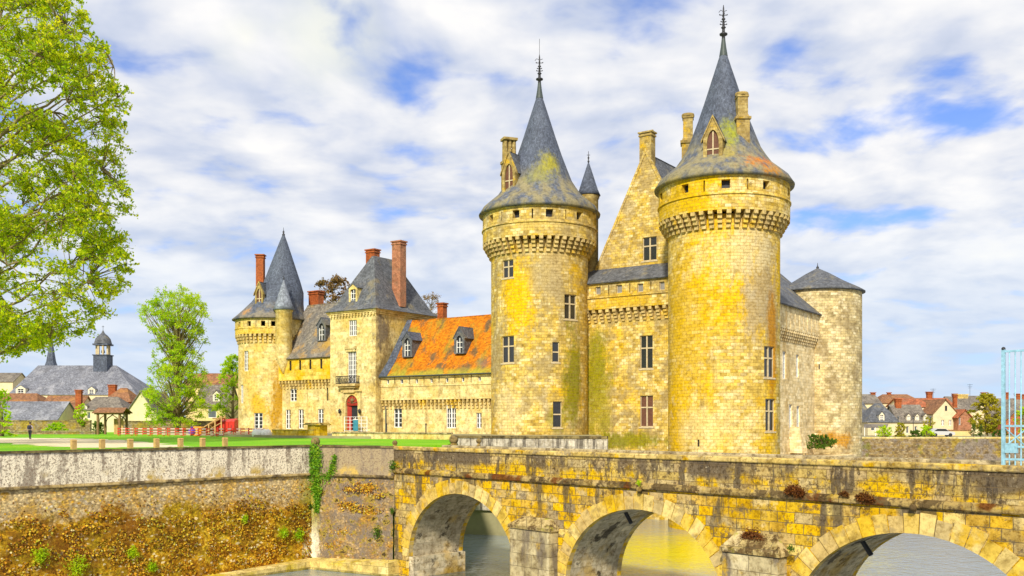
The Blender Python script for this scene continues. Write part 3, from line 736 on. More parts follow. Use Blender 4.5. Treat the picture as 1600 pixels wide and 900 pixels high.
# ------------------------------------------------------------------ castle: keep towers
CONE = [(7.30, 26.78), (7.38, 26.92), (6.85, 27.75), (6.1, 28.4), (5.15, 29.2), (4.45, 30.2), (3.95, 31.0), (3.4, 32.4), (2.75, 34.1), (2.0, 36.3), (1.3, 38.5), (.75, 40.2), (.40, 41.3)]
def keep_tower(label, c, wins, phase, nop, stone, roofm, name='round_tower'):
    t = thing(name, label, 'tower', (c.x, c.y, WATER))
    r = 5.9
    mb = MB()
    ops = wins_cyl(t, c, r, wins)
    # wrap openings so that they lie in the lathe's range
    grid_wall(mb, cyl_fn(c, r), -2*math.pi*r*.75, 2*math.pi*r*.25, WATER-.6, 23.0, ops, ds=.75, depth=.4, smooth=True)
    mb.build('wall', stone, t)
    # machicolation
    cb = MB(); corbel_ring(cb, c, r, 6.9, 21.55, 23.25, 46, .46)
    cb.build('corbels', M['corbel'], t)
    # parapet with square openings and slits
    pb = MB(); rp = 6.92; ops = []
    for i in range(nop):
        a = phase+2*math.pi*i/nop
        a = (a+1.5*math.pi) % (2*math.pi)-1.5*math.pi
        ops.append((a*rp-.43, a*rp+.43, 25.35, 26.25))
        b = a+math.pi/nop
        if b < math.pi*.5-.02: ops.append((b*rp-.08, b*rp+.08, 25.2, 26.3))
        for k in range(1):
            pass
    grid_wall(pb, cyl_fn(c, rp), -2*math.pi*rp*.75, 2*math.pi*rp*.25, 23.25, 26.85, ops, ds=.8, depth=.6, smooth=True)
    pb.lathe([(5.6, 23.25), (6.92, 23.25)], c, 48, smooth=False)
    pb.lathe([(6.93, 24.75), (7.05, 24.8), (7.05, 24.92), (6.93, 24.97)], c, 56, smooth=False)
    pr = pb.build('parapet', stone, t)
    ib = MB(); ib.lathe([(6.3, 24.9), (6.3, 26.8)], c, 40)
    ib.build('gallery_shade', M['iron'], pr)  # dark cylinder behind the openings, paints the shade of the gallery
    rb = MB(); rb.lathe(CONE, c, 72, rref=5)
    rb.lathe([(6.4, 26.70), (7.36, 26.74), (7.40, 26.92)], c, 72)
    ro = rb.build('roof', roofm, t)
    lb = MB(); lb.lathe([(.46, 41.2), (.44, 41.35), (.3, 42.2), (.18, 43.2)], c, 14)
    lb.build('lead_cap', M['lead'], ro)
    return t, ro

Ltow, Lroof = keep_tower('round keep tower left of the gable, green moss streaks, yellow lichen on its cone', LC,
    [(785, 406, 802, 434, 'cross'), (784, 525, 803, 567, 'cross'), (882, 460, 901, 499, 'cross'), (863, 534, 874, 566, 'half'), (864, 627, 878, 668, 'half')],
    math.atan2(-117, -3)+R(-22.5)+R(-.8), 11, M['keep_left'], M['slate_left'])
finial(Lroof, LC.x, LC.y, 43.1, 46.6, 1.9, .55)
Rtow, Rroof = keep_tower('broad golden round keep tower, orange lichen below the chimney on its cone', RC,
    [(1194, 541, 1210, 590, 'cross'), (1196, 623, 1211, 674, 'cross'), (1089.5, 687, 1093, 698, 'dark')],
    math.atan2(-103, -22.8)+R(2), 10, M['keep_right'], M['slate_right'])
finial(Rroof, RC.x, RC.y, 43.1, 46.75, 0, .5)
# dormers and chimneys on the cones
def polar(c, a, r, z=0): return Vector((c.x+r*math.cos(a), c.y+r*math.sin(a), z))
aL = math.atan2(-117, -3)+R(-47)
lucarne(Ltow, polar(LC, aL, 5.0, 29.1), (math.cos(aL+.25), math.sin(aL+.25), 0), 1.9, 2.5, 2.2, 3.2, M['chimney_stone'], M['slate_grey'])
aR = math.atan2(-103.5, -22.8)+R(-12)
lucarne(Rtow, polar(RC, aR, 5.2, 28.6), (math.cos(aR), math.sin(aR), 0), 2.0, 2.5, 2.2, 3.4, M['chimney_stone'], M['slate_grey'])
q = P(795.5, 260, 117.4); chimney(Ltow, q.x, q.y, (math.cos(.35), math.sin(.35), 0), .82, .6, 28.2, zof(216.5, q.y), M['chimney_stone'], 'flues')
q = P(1159, 200, 100.6); chimney(Rtow, q.x, q.y, (1, 0, 0), .68, .68, 29.0, zof(145.5, q.y), M['chimney_stone'], 'stepped')
q = P(1075, 220, 106.8); chimney(Rtow, q.x, q.y, (math.cos(-.2), math.sin(-.2), 0), .68, .68, 27.6, zof(178.5, q.y), M['chimney_stone'], 'stepped')

# stair turret behind the left tower
q = P(919.5, 300, 119.5)
t = thing('stair_turret', 'slim stair turret with small slate cone, behind the left keep tower', 'turret', (q.x, q.y, 12))
mb = MB(); mb.lathe([(1.22, 12), (1.22, 29.4), (1.36, 29.7), (1.36, 29.95)], q, 24); mb.build('wall', M['chimney_stone'], t)
mb = MB(); mb.lathe([(1.1, 29.9), (1.5, 29.95), (1.2, 30.6), (.75, 32.0), (.3, 33.4), (.06, 34.1)], q, 28, rref=1.5); o = mb.build('roof', M['slate'], t)
mb = MB(); mb.lathe([(.06, 34.0), (.14, 34.25), (.05, 34.4), (.12, 34.7), (.04, 34.9), (.03, 35.5)], q, 8)
mb.box((q.x-.2, q.y-.03, 35.0), (.4, 0, 0), (0, .06, 0), (0, 0, .06)); mb.build('finial', M['iron'], o)

# keep body: front with gallery, gable, side
kp = thing('castle_keep', 'steep gabled keep block between the two front towers, its side wall running back', 'castle keep', kz(0, 15, WATER))
mb = MB(); p0 = kz(-9, 3); n = -W
ops = wins_flat(kp, p0, U, n, [(1000, 524, 1020, 576, 'cross'), (1000, 618, 1020.5, 667, 'shut')])
zt = zof(483, 109)
grid_wall(mb, flat_fn(p0, U, n), 0, 18, WATER-.5, 15.25, ops, depth=.4)
mb.build('front_wall', M['keep_face'], kp)
cb = MB(); corbel_row(cb, p0+U*2, U, n, 14, .75, 13.75, 15.25, .92, .42); cb.build('corbels', M['corbel'], kp)
p1 = kz(-9, 2.25)
gw = [(930.5, 448, 938.5, 460, 'dim'), (963, 445, 972, 458, 'dim'), (996, 443, 1005, 456, 'dim'), (1030, 440, 1038.5, 453, 'dim')]
pb = MB(); ops = wins_flat(kp, p1, U, n, gw)
for px in (919, 951, 984, 1017):
    h = hit_plane(px, p1, n); s = (h-p1).dot(U); ops.append((s-.08, s+.08, 16.95, 18.05))
grid_wall(pb, flat_fn(p1, U, n), 0, 18, 15.25, 18.5, ops, depth=.3)
pb.box(p1+Vector((0, 0, 15.25)), U*18, W*.8, (0, 0, .02)); pb.box(p1+n*.12+Vector((0, 0, 16.6)), U*18, W*.119, (0, 0, .16))
pb.box(p1+W*.32+Vector((0, 0, 15.4)), U*18, W*.3, (0, 0, 2.9))
pb.build('gallery_wall', M['keep_face'], kp)
rb = MB(); rb.slab([kz(-9, 1.9, 18.42), kz(9, 1.9, 18.42), kz(9, 4.97, 20.5), kz(-9, 4.97, 20.5)], .14)
rb.build('gallery_roof', M['slate_grey'], kp)
# gable wall
gb = MB(); g0 = kz(0, 5); fnG = flat_fn(g0, U, n)
GZ = 34.1
def gw_half(z): return 8.6*(GZ-z)/(GZ-17.1)
h0 = hit_plane(1004, g0, n); h1 = hit_plane(1026, g0, n); s0 = (h0-g0).dot(U); s1 = (h1-g0).dot(U); Yg = (h0.y+h1.y)/2
wz0, wz1 = zof(407, Yg), zof(370, Yg)
outer = [(-8.9, 15), (8.9, 15), (8.6, 17.1), (0, GZ), (-8.6, 17.1)]
inner = [(s0, wz0), (s1, wz0), (s1, wz1), (s0, wz1)]
ring_face(gb, outer, inner, ((s0+s1)/2, (wz0+wz1)/2), fnG, .4)
cc = g0+U*((s0+s1)/2); cc.z = (wz0+wz1)/2
window(kp, cc, U, n, s1-s0, wz1-wz0, 'cross')
for sg in (-1, 1):   # raking copings
    a = fnG(sg*8.75, 16.85, -.1); b = fnG(0, GZ+.28, -.1); dn = Vector((0, 0, -.62))
    gb.prism([a, b, b+dn, a+dn], W*.55)
gb.build('gable', M['gable'], kp)
rb = MB()
for sg in (-1, 1):
    rb.slab([kz(sg*8.5, 5.45, 17.1), kz(sg*8.5, 33, 17.1), kz(0, 33, GZ-.15), kz(0, 5.45, GZ-.15)], .2)
rb.slab([kz(5.6, 9, 23.4), kz(5.6, 33.5, 23.4), kz(13.95, 33.5, 15.8), kz(13.95, 9, 15.8)], .18)
rb.build('roof', M['slate_grey'], kp)
bb = MB(); bb.box(kz(-8.3, 5.5, WATER), U*16.6, W*27.5, Vector((0, 0, 26))); bb.build('inner_walls', M['keep_side'], kp)
# side wall
sb = MB(); ps = kz(13.05, 1); nS = U
wl = [(1233, 632, 1238, 686, 'lattice'), (1245, 634, 1250, 686, 'lattice'), (1223, 549, 1228.5, 592, 'lattice'), (1244, 554, 1248.5, 590, 'lattice')]
ops = wins_flat(kp, ps, W, nS, wl)
grid_wall(sb, flat_fn(ps, W, nS), 0, 34, WATER-.5, 13.0, ops, depth=.4)
sb.build('side_wall', M['keep_side'], kp)
cb = MB(); corbel_row(cb, ps+W*8, W, nS, 24, .5, 11.6, 13.0, .75, .4); cb.build('side_corbels', M['keep_side'], kp)
pb = MB(); pb.box(kz(13.0, 2, 13.0), U*.55, W*32, Vector((0, 0, 3.0)))
for i in range(14): pb.box(kz(13.55, 12+i*1.6, 13.2), U*.04, W*.12, Vector((0, 0, 2.6)))
pb.build('side_parapet', M['keep_side'], kp)
fb = MB(); fb.box(kz(12.5, 18, WATER-.5), U*5.0, W*13, Vector((0, 0, 7.6))); fb.taper((kz(13.6, 19).x, kz(13.6, 19).y), U, W, (1.0, 1.0), (.6, .8), -2, 1.2)
fb.build('footing', M['keep_side'], kp)
# chimney on the gable top
q = P(1011.5, 225, 115); chimney(kp, q.x, q.y, U, .78, .55, 31.2, zof(207, q.y), M['chimney_stone'], 'brick')
mb = MB()
for i in range(6): mb.lathe([(.1, zof(207, q.y)), (.12, zof(207, q.y)+.18), (.02, zof(207, q.y)+.25)], (q+U*(i-2.5)*.28), 6)
mb.build('chimney_pots', M['chimney_stone'], kp)

# far round tower
t = thing('round_tower', 'lower grey round tower with a flat cone roof, far right of the castle', 'tower', (FC.x, FC.y, WATER))
mb = MB(); ops = wins_cyl(t, FC, 5.72, [(1268, 650, 1270.5, 659, 'dark'), (1279, 569, 1281, 577, 'dark')])
grid_wall(mb, cyl_fn(FC, 5.72), -2*math.pi*5.72*.75, 2*math.pi*5.72*.25, WATER-.5, 19.3, ops, ds=.75, depth=.4, smooth=True); mb.build('wall', M['far_tower'], t)
mb = MB(); mb.lathe([(5.6, 19.2), (6.15, 19.25), (6.15, 19.4), (5.6, 19.75), (3.4, 20.9), (1.6, 22.0), (.15, 22.75)], FC, 64, rref=5); ro = mb.build('roof', M['slate_grey'], t)
mb = MB(); mb.lathe([(.16, 22.7), (.2, 22.9), (.06, 23.1), (.03, 23.5)], FC, 8); mb.build('finial', M['iron'], ro)

# ------------------------------------------------------------------ the lower range: pavilion, wings, west tower
def rng_pt(tt, c, z=0):
    v = LC-U*tt+W*c; return Vector((v.x, v.y, z))
GZ0 = -.2
# wing C (orange roof)
wc = thing('castle_wing', 'low castle wing under the orange lichen roof, between the entrance pavilion and left keep tower', 'castle wing', rng_pt(15, 2.5, GZ0))
p0 = rng_pt(25.7, 0); n = -W
ops = wins_flat(wc, p0, U, n, [(615, 631, 628, 668, 'lattice'), (697, 630, 712.5, 669, 'lattice'), (744, 645, 752.5, 669, 'lattice')])
mb = MB(); grid_wall(mb, flat_fn(p0, U, n), 0, 25.7, GZ0-2, 4.75, ops, depth=.3); 
mb.face([rng_pt(25.7, 10, 8), rng_pt(25.7, 10, -2), rng_pt(2, 10, -2), rng_pt(2, 10, 8)])
mb.build('wall', M['wing'], wc)
cb = MB(); corbel_row(cb, p0, U, n, 22, .5, 3.6, 4.75, .66, .30, 3); cb.build('corbels', M['corbel'], wc)
p1 = p0+n*.5
wl = [(604, 593, 608, 600, 'small'), (625, 592.5, 630, 599.5, 'small'), (649, 592, 653, 599, 'small'), (672, 591, 676, 598, 'small'), (696, 590.5, 700.5, 597.5, 'small'), (721, 589.5, 725.5, 596.5, 'small'), (747, 588.5, 751.5, 595.5, 'small')]
ops = wins_flat(wc, p1, U, n, wl)
for i in range(6):
    px = (wl[i][2]+wl[i+1][0])/2; h = hit_plane(px, p1, n); s = (h-p1).dot(U); ops.append((s-.08, s+.08, 6.85, 7.85))
mb = MB(); grid_wall(mb, flat_fn(p1, U, n), 0, 25.7, 4.75, 8.0, ops, depth=.3)
mb.box(p1+Vector((0, 0, 4.75)), U*25.7, W*.5, (0, 0, .02)); mb.box(p1+n*.08+Vector((0, 0, 6.55)), U*25.7, W*.079, (0, 0, .12))
mb.build('parapet', M['wing'], wc)
mb = MB(); ez = 8.0
mb.slab([rng_pt(26.0, -.85, ez), rng_pt(3, -.85, ez), rng_pt(3, .9, ez+2.1), rng_pt(26.0, .9, ez+2.1)], .15)
mb.slab([rng_pt(26.0, .9, ez+2.1), rng_pt(3, .9, ez+2.1), rng_pt(3, 5, 16.1), rng_pt(26.0, 5, 16.1)], .15)
mb.slab([rng_pt(26.0, 5, 16.1), rng_pt(3, 5, 16.1), rng_pt(3, 10.2, 8.0), rng_pt(26.0, 10.2, 8.0)], .15)
wroof = mb.build('roof', M['slate_orange'], wc)
mb = MB()
mb.slab([rng_pt(25.6, -.9, ez+.05), rng_pt(24.1, -.9, ez+.05), rng_pt(24.1, .9, ez+2.17), rng_pt(25.6, .9, ez+2.17)], .06)
mb.slab([rng_pt(25.6, .9, ez+2.17), rng_pt(24.1, .9, ez+2.17), rng_pt(24.6, 5, 16.2), rng_pt(25.6, 5, 16.2)], .06)
mb.build('valley_strip', M['slate'], wroof)
mb = MB(); mb.tube([rng_pt(26, -.93, ez-.08), rng_pt(3, -.93, ez-.08)], .09, 6); mb.build('gutter', M['lead'], wroof)
def wing_dormer(par, px, zb, c, w, hw, hg, dep, stone, roofm):
    pl = rng_pt(0, c); h = hit_plane(px, pl, W); lucarne(par, (h.x, h.y, zb), -W, w, hw, hg, dep, stone, roofm, 'arch', glass='glass')
wing_dormer(wc, 636, 10.6, .8, 1.75, 2.4, 1.0, 3.2, M['slate_grey'], M['slate'])
wing_dormer(wc, 717.5, 10.7, .8, 1.7, 2.2, 1.3, 3.2, M['slate_grey'], M['slate_grey'])
q = rng_pt(19.7, 5.6); chimney(wc, q.x, q.y, U, .5, .45, 15, zof(473.5, q.y), M['brick'])

# wing D (brown roof)
wd = thing('castle_wing', 'low castle wing under the brown slate roof, between the west tower and entrance pavilion', 'castle wing', rng_pt(40, 2.5, GZ0))
p0 = rng_pt(46.9, 0)
ops = wins_flat(wd, p0, U, n, [(453, 602.5, 463.5, 627, 'lattice'), (446, 640, 454, 670, 'lattice'), (466, 639.5, 474.5, 669.5, 'lattice'), (496.5, 639, 505.5, 668, 'lattice'), (510.5, 600, 513, 626, 'dark'), (437.5, 652, 440, 666, 'lattice')])
mb = MB(); grid_wall(mb, flat_fn(p0, U, n), 0, 12.4, GZ0-2, 7.9, ops, depth=.3)
mb.face([rng_pt(46, 10, 11), rng_pt(46, 10, -2), rng_pt(34, 10, -2), rng_pt(34, 10, 11)])
mb.build('wall', M['wing'], wd)
cb = MB(); corbel_row(cb, p0, U, n, 12.4, .5, 6.7, 7.9, .66, .30, 3); cb.build('corbels', M['corbel'], wd)
p1 = p0+n*.5
wl = [(452, 564, 455.5, 579, 'dark'), (467, 563, 470.5, 578, 'dark'), (483, 562, 486.5, 577, 'dark'), (500, 561, 503.5, 576, 'dark')]
ops = wins_flat(wd, p1, U, n, wl)
mb = MB(); grid_wall(mb, flat_fn(p1, U, n), 0, 12.4, 7.9, 11.1, ops, depth=.3); mb.box(p1+Vector((0, 0, 7.9)), U*12.4, W*.5, (0, 0, .02)); mb.build('parapet', M['wing_gold'], wd)
mb = MB(); ez = 11.1
mb.slab([rng_pt(46.9, -.85, ez), rng_pt(34.4, -.85, ez), rng_pt(34.4, .9, ez+2.0), rng_pt(46.6, .9, ez+2.0)], .15)
mb.slab([rng_pt(46.6, .9, ez+2.0), rng_pt(34.4, .9, ez+2.0), rng_pt(34.4, 5, 19.7), rng_pt(45.6, 5, 19.7)], .15)
mb.slab([rng_pt(45.6, 5, 19.7), rng_pt(34.4, 5, 19.7), rng_pt(34.4, 10.2, 11), rng_pt(45.6, 10.2, 11)], .15)
mb.build('roof', M['slate_brown'], wd)
wing_dormer(wd, 502, 13.6, 1.0, 1.8, 2.4, 1.0, 3.4, M['slate_grey'], M['slate_grey'])
q = P(494, 470, 150); chimney(wd, q.x, q.y, U, 1.05, .6, 16, zof(455, q.y), M['brick'])

# entrance pavilion G
G0 = Vector((-18.5, 130.3, 0)); GWd = 8.64; GD = 12.4
pv = thing('entrance_pavilion', 'square entrance pavilion with hipped slate roof, balcony and red arched portal', 'pavilion', (G0-U*GWd/2+W*GD/2)+Vector((0, 0, GZ0)))
p0 = G0-U*GWd
ops = wins_flat(pv, p0, U, n, [(545, 500, 557.5, 525, 'lattice'), (543.5, 549, 557, 599, 'lattice')])
h0 = hit_plane(540.5, p0, n); h1 = hit_plane(560, p0, n); ds0 = (h0-p0).dot(U); ds1 = (h1-p0).dot(U); dY = (h0.y+h1.y)/2
dz0, dz1 = zof(672, dY), zof(617, dY)
ops.append((ds0, ds1, dz0, dz1))
mb = MB(); fG = flat_fn(p0, U, n); grid_wall(mb, fG, 0, GWd, GZ0-2, 17.0, ops, depth=.5)
grid_wall(mb, flat_fn(G0, W, U), 0, GD, GZ0-2, 17.0, [], depth=.3)
grid_wall(mb, flat_fn(p0+W*GD, -W, -U), 0, GD, GZ0-2, 17.0, [], depth=.3)
grid_wall(mb, flat_fn(G0+W*GD, -U, W), 0, GWd, GZ0-2, 17.0, [], depth=.3)
mb.build('wall', M['pavilion'], pv)
ctr = G0-U*GWd/2+W*GD/2
mb = MB()
for (o, z0, z1) in ((.14, 16.55, 16.75), (.28, 16.78, 17.0), (.42, 17.0, 17.2)): mb.cbox(ctr, U, W, GWd/2+o, GD/2+o, z0, z1)
for i in range(15): mb.box(fG(.2+i*.58, 16.4, -.2), U*.22, n*.1, (0, 0, .35))
mb.build('cornice', M['wing'], pv); mb = MB()
mb.box(fG(2.9, 11.9, -.05), U*2.2, n*.2, (0, 0, .35)); mb.box(fG(3.1, 11.55, -.03), U*1.8, n*.12, (0, 0, .32))
mb.build('window_hood', M['wing'], pv)
# roof: hip, slightly flared
mb = MB(); a = GWd/2+.62; b = GD/2+.62
prof = [(0, 17.2), (.9, 18.0), (4.72, 25.35)]
def hipring(ins, z): return [ctr+U*sx*max(a-ins, .03)+W*sy*(b-ins)+Vector((0, 0, z)) for sx, sy in ((-1, -1), (1, -1), (1, 1), (-1, 1))]
rings = [hipring(i, z) for i, z in prof]
for k in range(2):
    for i in range(4): j = (i+1) % 4; mb.face([rings[k][i], rings[k][j], rings[k+1][j], rings[k+1][i]])
mb.face(rings[2]); mb.face(rings[0][::-1])
mb.build('roof', M['slate_grey'], pv)
q = P(623.5, 430, 135.5); chimney(pv, q.x, q.y, U, .78, .62, 18, zof(377, q.y), M['brick_pink'])
q = P(582.5, 400, 143.5); chimney(pv, q.x, q.y, U, .85, .6, 22, zof(390, q.y), M['brick'])
h = hit_plane(551.5, p0+W*.55, W); lucarne(pv, (h.x, h.y, 18.1), -W, 1.6, 2.35, .55, 2.8, M['wing'], M['slate_grey'], 'square', .16, 'glass')
# portal
px_c = (ds0+ds1)/2; pw = ds1-ds0; ph = dz1-dz0
mb = MB(); zs = dz1-pw*.55
ring_face(mb, [(ds0-.55, dz0), (ds1+.55, dz0), (ds1+.55, dz1+.45), (ds0-.55, dz1+.45)], [(px_c+x, z) for x, z in pointed_arch(pw*.98, dz0+.01, zs, dz1-.02, 12, True)], (px_c, dz0+ph*.5), lambda s, z, d: fG(s, z, d-.12), .4)
mb.box(fG(ds0-.7, dz1+.45, -.16), U*(pw+1.4), n*.16, (0, 0, .22))
po = mb.build('portal', M['wing'], pv)
mb = MB(); arc = [(px_c+pw*.47*math.cos(math.pi*i/14), zs+(dz1-zs-.06)*math.sin(math.pi*i/14)) for i in range(15)]
mb.prism([fG(s, z, .1) for s, z in arc], W*.1)
mb.lathe([(.3, 0), (.3, .01)], (0, 0), 4) if False else None
tp = mb.build('tympanum', M['red_door'], po)
mb = MB()
for i in range(5):
    aa = math.pi*(i+.5)/5; mb.tube([fG(px_c, zs+.15, .06), fG(px_c+pw*.4*math.cos(aa), zs+(dz1-zs)*.85*math.sin(aa), .06)], .05, 5)
mb.ball(fG(px_c, zs+.55, .06), .3, 10)
mb.build('carving', M['wood'], po)
mb = MB(); mb.box(fG(ds0+.06, dz0+.02, .2), U*.6+W*.25, W*.08, (0, 0, zs-dz0-.08)); mb.box(fG(ds0+.05, zs-.16, .12), U*(pw-.1), W*.1, (0, 0, .14)); mb.build('door', M['red_door'], po)
mb = MB(); mb.face([fG(ds0, dz0, .49), fG(ds1, dz0, .49), fG(ds1, dz1, .49), fG(ds0, dz1, .49)]); mb.build('hallway_shade', M['iron'], po)  # flat dark sheet, paints the shade inside the doorway
# balcony
mb = MB(); h0 = hit_plane(532, p0, n); h1 = hit_plane(562.5, p0, n); s0 = (h0-p0).dot(U); s1 = (h1-p0).dot(U); zb = zof(600, dY)
mb.box(fG(s0, zb-.3, 0), U*(s1-s0), n*1.0, (0, 0, .3)); mb.box(fG(s0+.25, zb-.55, 0), U*(s1-s0-.5), n*.75, (0, 0, .25)); mb.box(fG(s0+.8, zb-1.2, 0), U*(s1-s0-1.6), n*.4, (0, 0, .65))
ba = mb.build('balcony', M['corbel'], pv)
mb = MB(); N_ = 14
for i in range(N_+1): s = s0+.05+(s1-s0-.1)*i/N_; mb.tube([fG(s, zb, -.95), fG(s, zb+1.05, -.95)], .035, 4)
for k in range(1, 4):
    for s in (s0+.05, s1-.05): mb.tube([fG(s, zb, -.95*k/4), fG(s, zb+1.05, -.95*k/4)], .035, 4)
for zz in (zb+.12, zb+1.05):
    mb.tube([fG(s0+.05, zz, 0), fG(s0+.05, zz, -.95), fG(s1-.05, zz, -.95), fG(s1-.05, zz, 0)], .05, 4)
for i in range(7):
    s = s0+.3+(s1-s0-.6)*i/6; mb.tube([fG(s+.18*math.cos(k), zb+.55+.3*math.sin(k), -.96) for k in [j*.7 for j in range(10)]], .03, 4)
mb.build('railing', M['iron'], ba)
for px in (533.5, 564.5):
    h = hit_plane(px, p0, n); s = (h-p0).dot(U); zl = zof(643, h.y)
    mb = MB(); mb.tube([fG(s, zl, 0), fG(s, zl+.1, -.35)], .04, 5); mb.lathe([(.05, zl-.3), (.17, zl-.2), (.2, zl+.2), (.03, zl+.4)], fG(s, 0, -.38), 6); mb.build('wall_lantern', M['iron'], pv)
for px, y0, y1 in ((600, 590, 680),):
    mb = MB(); h = hit_plane(603, rng_pt(0, 0), W); mb.tube([(h.x, h.y-.15, .3), (h.x, h.y-.15, 4)], .09, 6); mb.build('downpipe', M['lead'], wc)

# west tower T
t = thing('round_tower', 'west round tower with its tall cone and brick chimney, leftmost part of the castle', 'tower', (TC.x, TC.y, GZ0))
rT = 4.82
mb = MB(); ops = wins_cyl(t, TC, rT, [(381, 548, 388, 580, 'lattice'), (375.5, 601, 380, 630, 'lattice'), (397, 645, 410.5, 670, 'lattice')])
grid_wall(mb, cyl_fn(TC, rT), -2*math.pi*rT*.75, 2*math.pi*rT*.25, GZ0-2, 14.9, ops, ds=.7, depth=.3, smooth=True); mb.build('wall', M['west_tower'], t)
cb = MB(); corbel_ring(cb, TC, rT, 5.3, 13.6, 14.9, 44, .4, steps=3); cb.build('corbels', M['corbel'], t)
rp = 5.3; ops = []
for px in (374, 389, 411, 427):
    h = hit_cyl(px, TC, rp); aa = math.atan2(h.y-TC.y, h.x-TC.x); ops.append((aa*rp-.32, aa*rp+.32, 16.0, 16.75))
for px in (381, 400, 419):
    h = hit_cyl(px, TC, rp); aa = math.atan2(h.y-TC.y, h.x-TC.x); ops.append((aa*rp-.05, aa*rp+.05, 15.9, 16.8))
mb = MB(); grid_wall(mb, cyl_fn(TC, rp), -2*math.pi*rp*.75, 2*math.pi*rp*.25, 14.9, 17.3, ops, ds=.7, depth=.4, smooth=True)
mb.lathe([(4.6, 14.9), (rp, 14.9)], TC, 44, smooth=False); mb.lathe([(rp, 15.7), (rp+.09, 15.74), (rp+.09, 15.84), (rp, 15.88)], TC, 44, smooth=False)
mb.build('parapet', M['west_tower'], t)
xs = P(443, 400, 147).x-TC.x
def shT(z):
    k = min(1, max(0, (z-17.2)/5.0)); k = k*k*(3-2*k); return (xs*.82*k+xs*.18*min(1, max(0, (z-17.2)/13)), 0)
mb = MB(); mb.lathe([(5.2, 17.15), (5.75, 17.2), (5.78, 17.35), (5.2, 17.9), (4.55, 18.8), (3.9, 20.0), (3.3, 21.6), (2.75, 23.2), (2.05, 25.2), (1.35, 27.2), (.6, 29.3), (.18, 30.4)], TC, 64, shear=shT, rref=4)
ro = mb.build('roof', M['slate_west'], t)
fx = TC.x+xs
mb = MB(); mb.lathe([(.2, 30.3), (.24, 30.5), (.1, 30.7), (.16, 30.95), (.05, 31.1), (.02, 31.6)], (fx, TC.y), 8); mb.build('finial', M['iron'], ro)
q = P(407, 420, 149); chimney(t, q.x, q.y, (1, 0, 0), .58, .55, 19, zof(398, q.y), M['brick'])
q = P(404.5, 478, 143.2); lucarne(t, (q.x, q.y, 19.1), (-.35, -1, 0), 1.35, 2.1, 1.5, 3.4, M['chimney_stone'], M['slate_grey'], 'gothic')
q = P(443.5, 500, 142.2)
t2 = thing('stair_turret', 'little stair turret with pointed slate cone, against the west tower', 'turret', (q.x, q.y, 8))
mb = MB(); mb.lathe([(.2, 9.0), (.9, 10.5), (1.22, 12), (1.22, 18.1), (1.35, 18.2), (1.35, 18.4)], q, 24); mb.build('wall', M['west_tower'], t2)
mb = MB(); mb.lathe([(1.2, 18.35), (1.6, 18.4), (1.25, 19.2), (.7, 21.0), (.06, 22.9)], q, 28, rref=1.4); o = mb.build('roof', M['slate_sunlit'], t2)
mb = MB(); mb.lathe([(.07, 22.8), (.1, 23.0), (.02, 23.5)], q, 6); mb.build('finial', M['iron'], o)
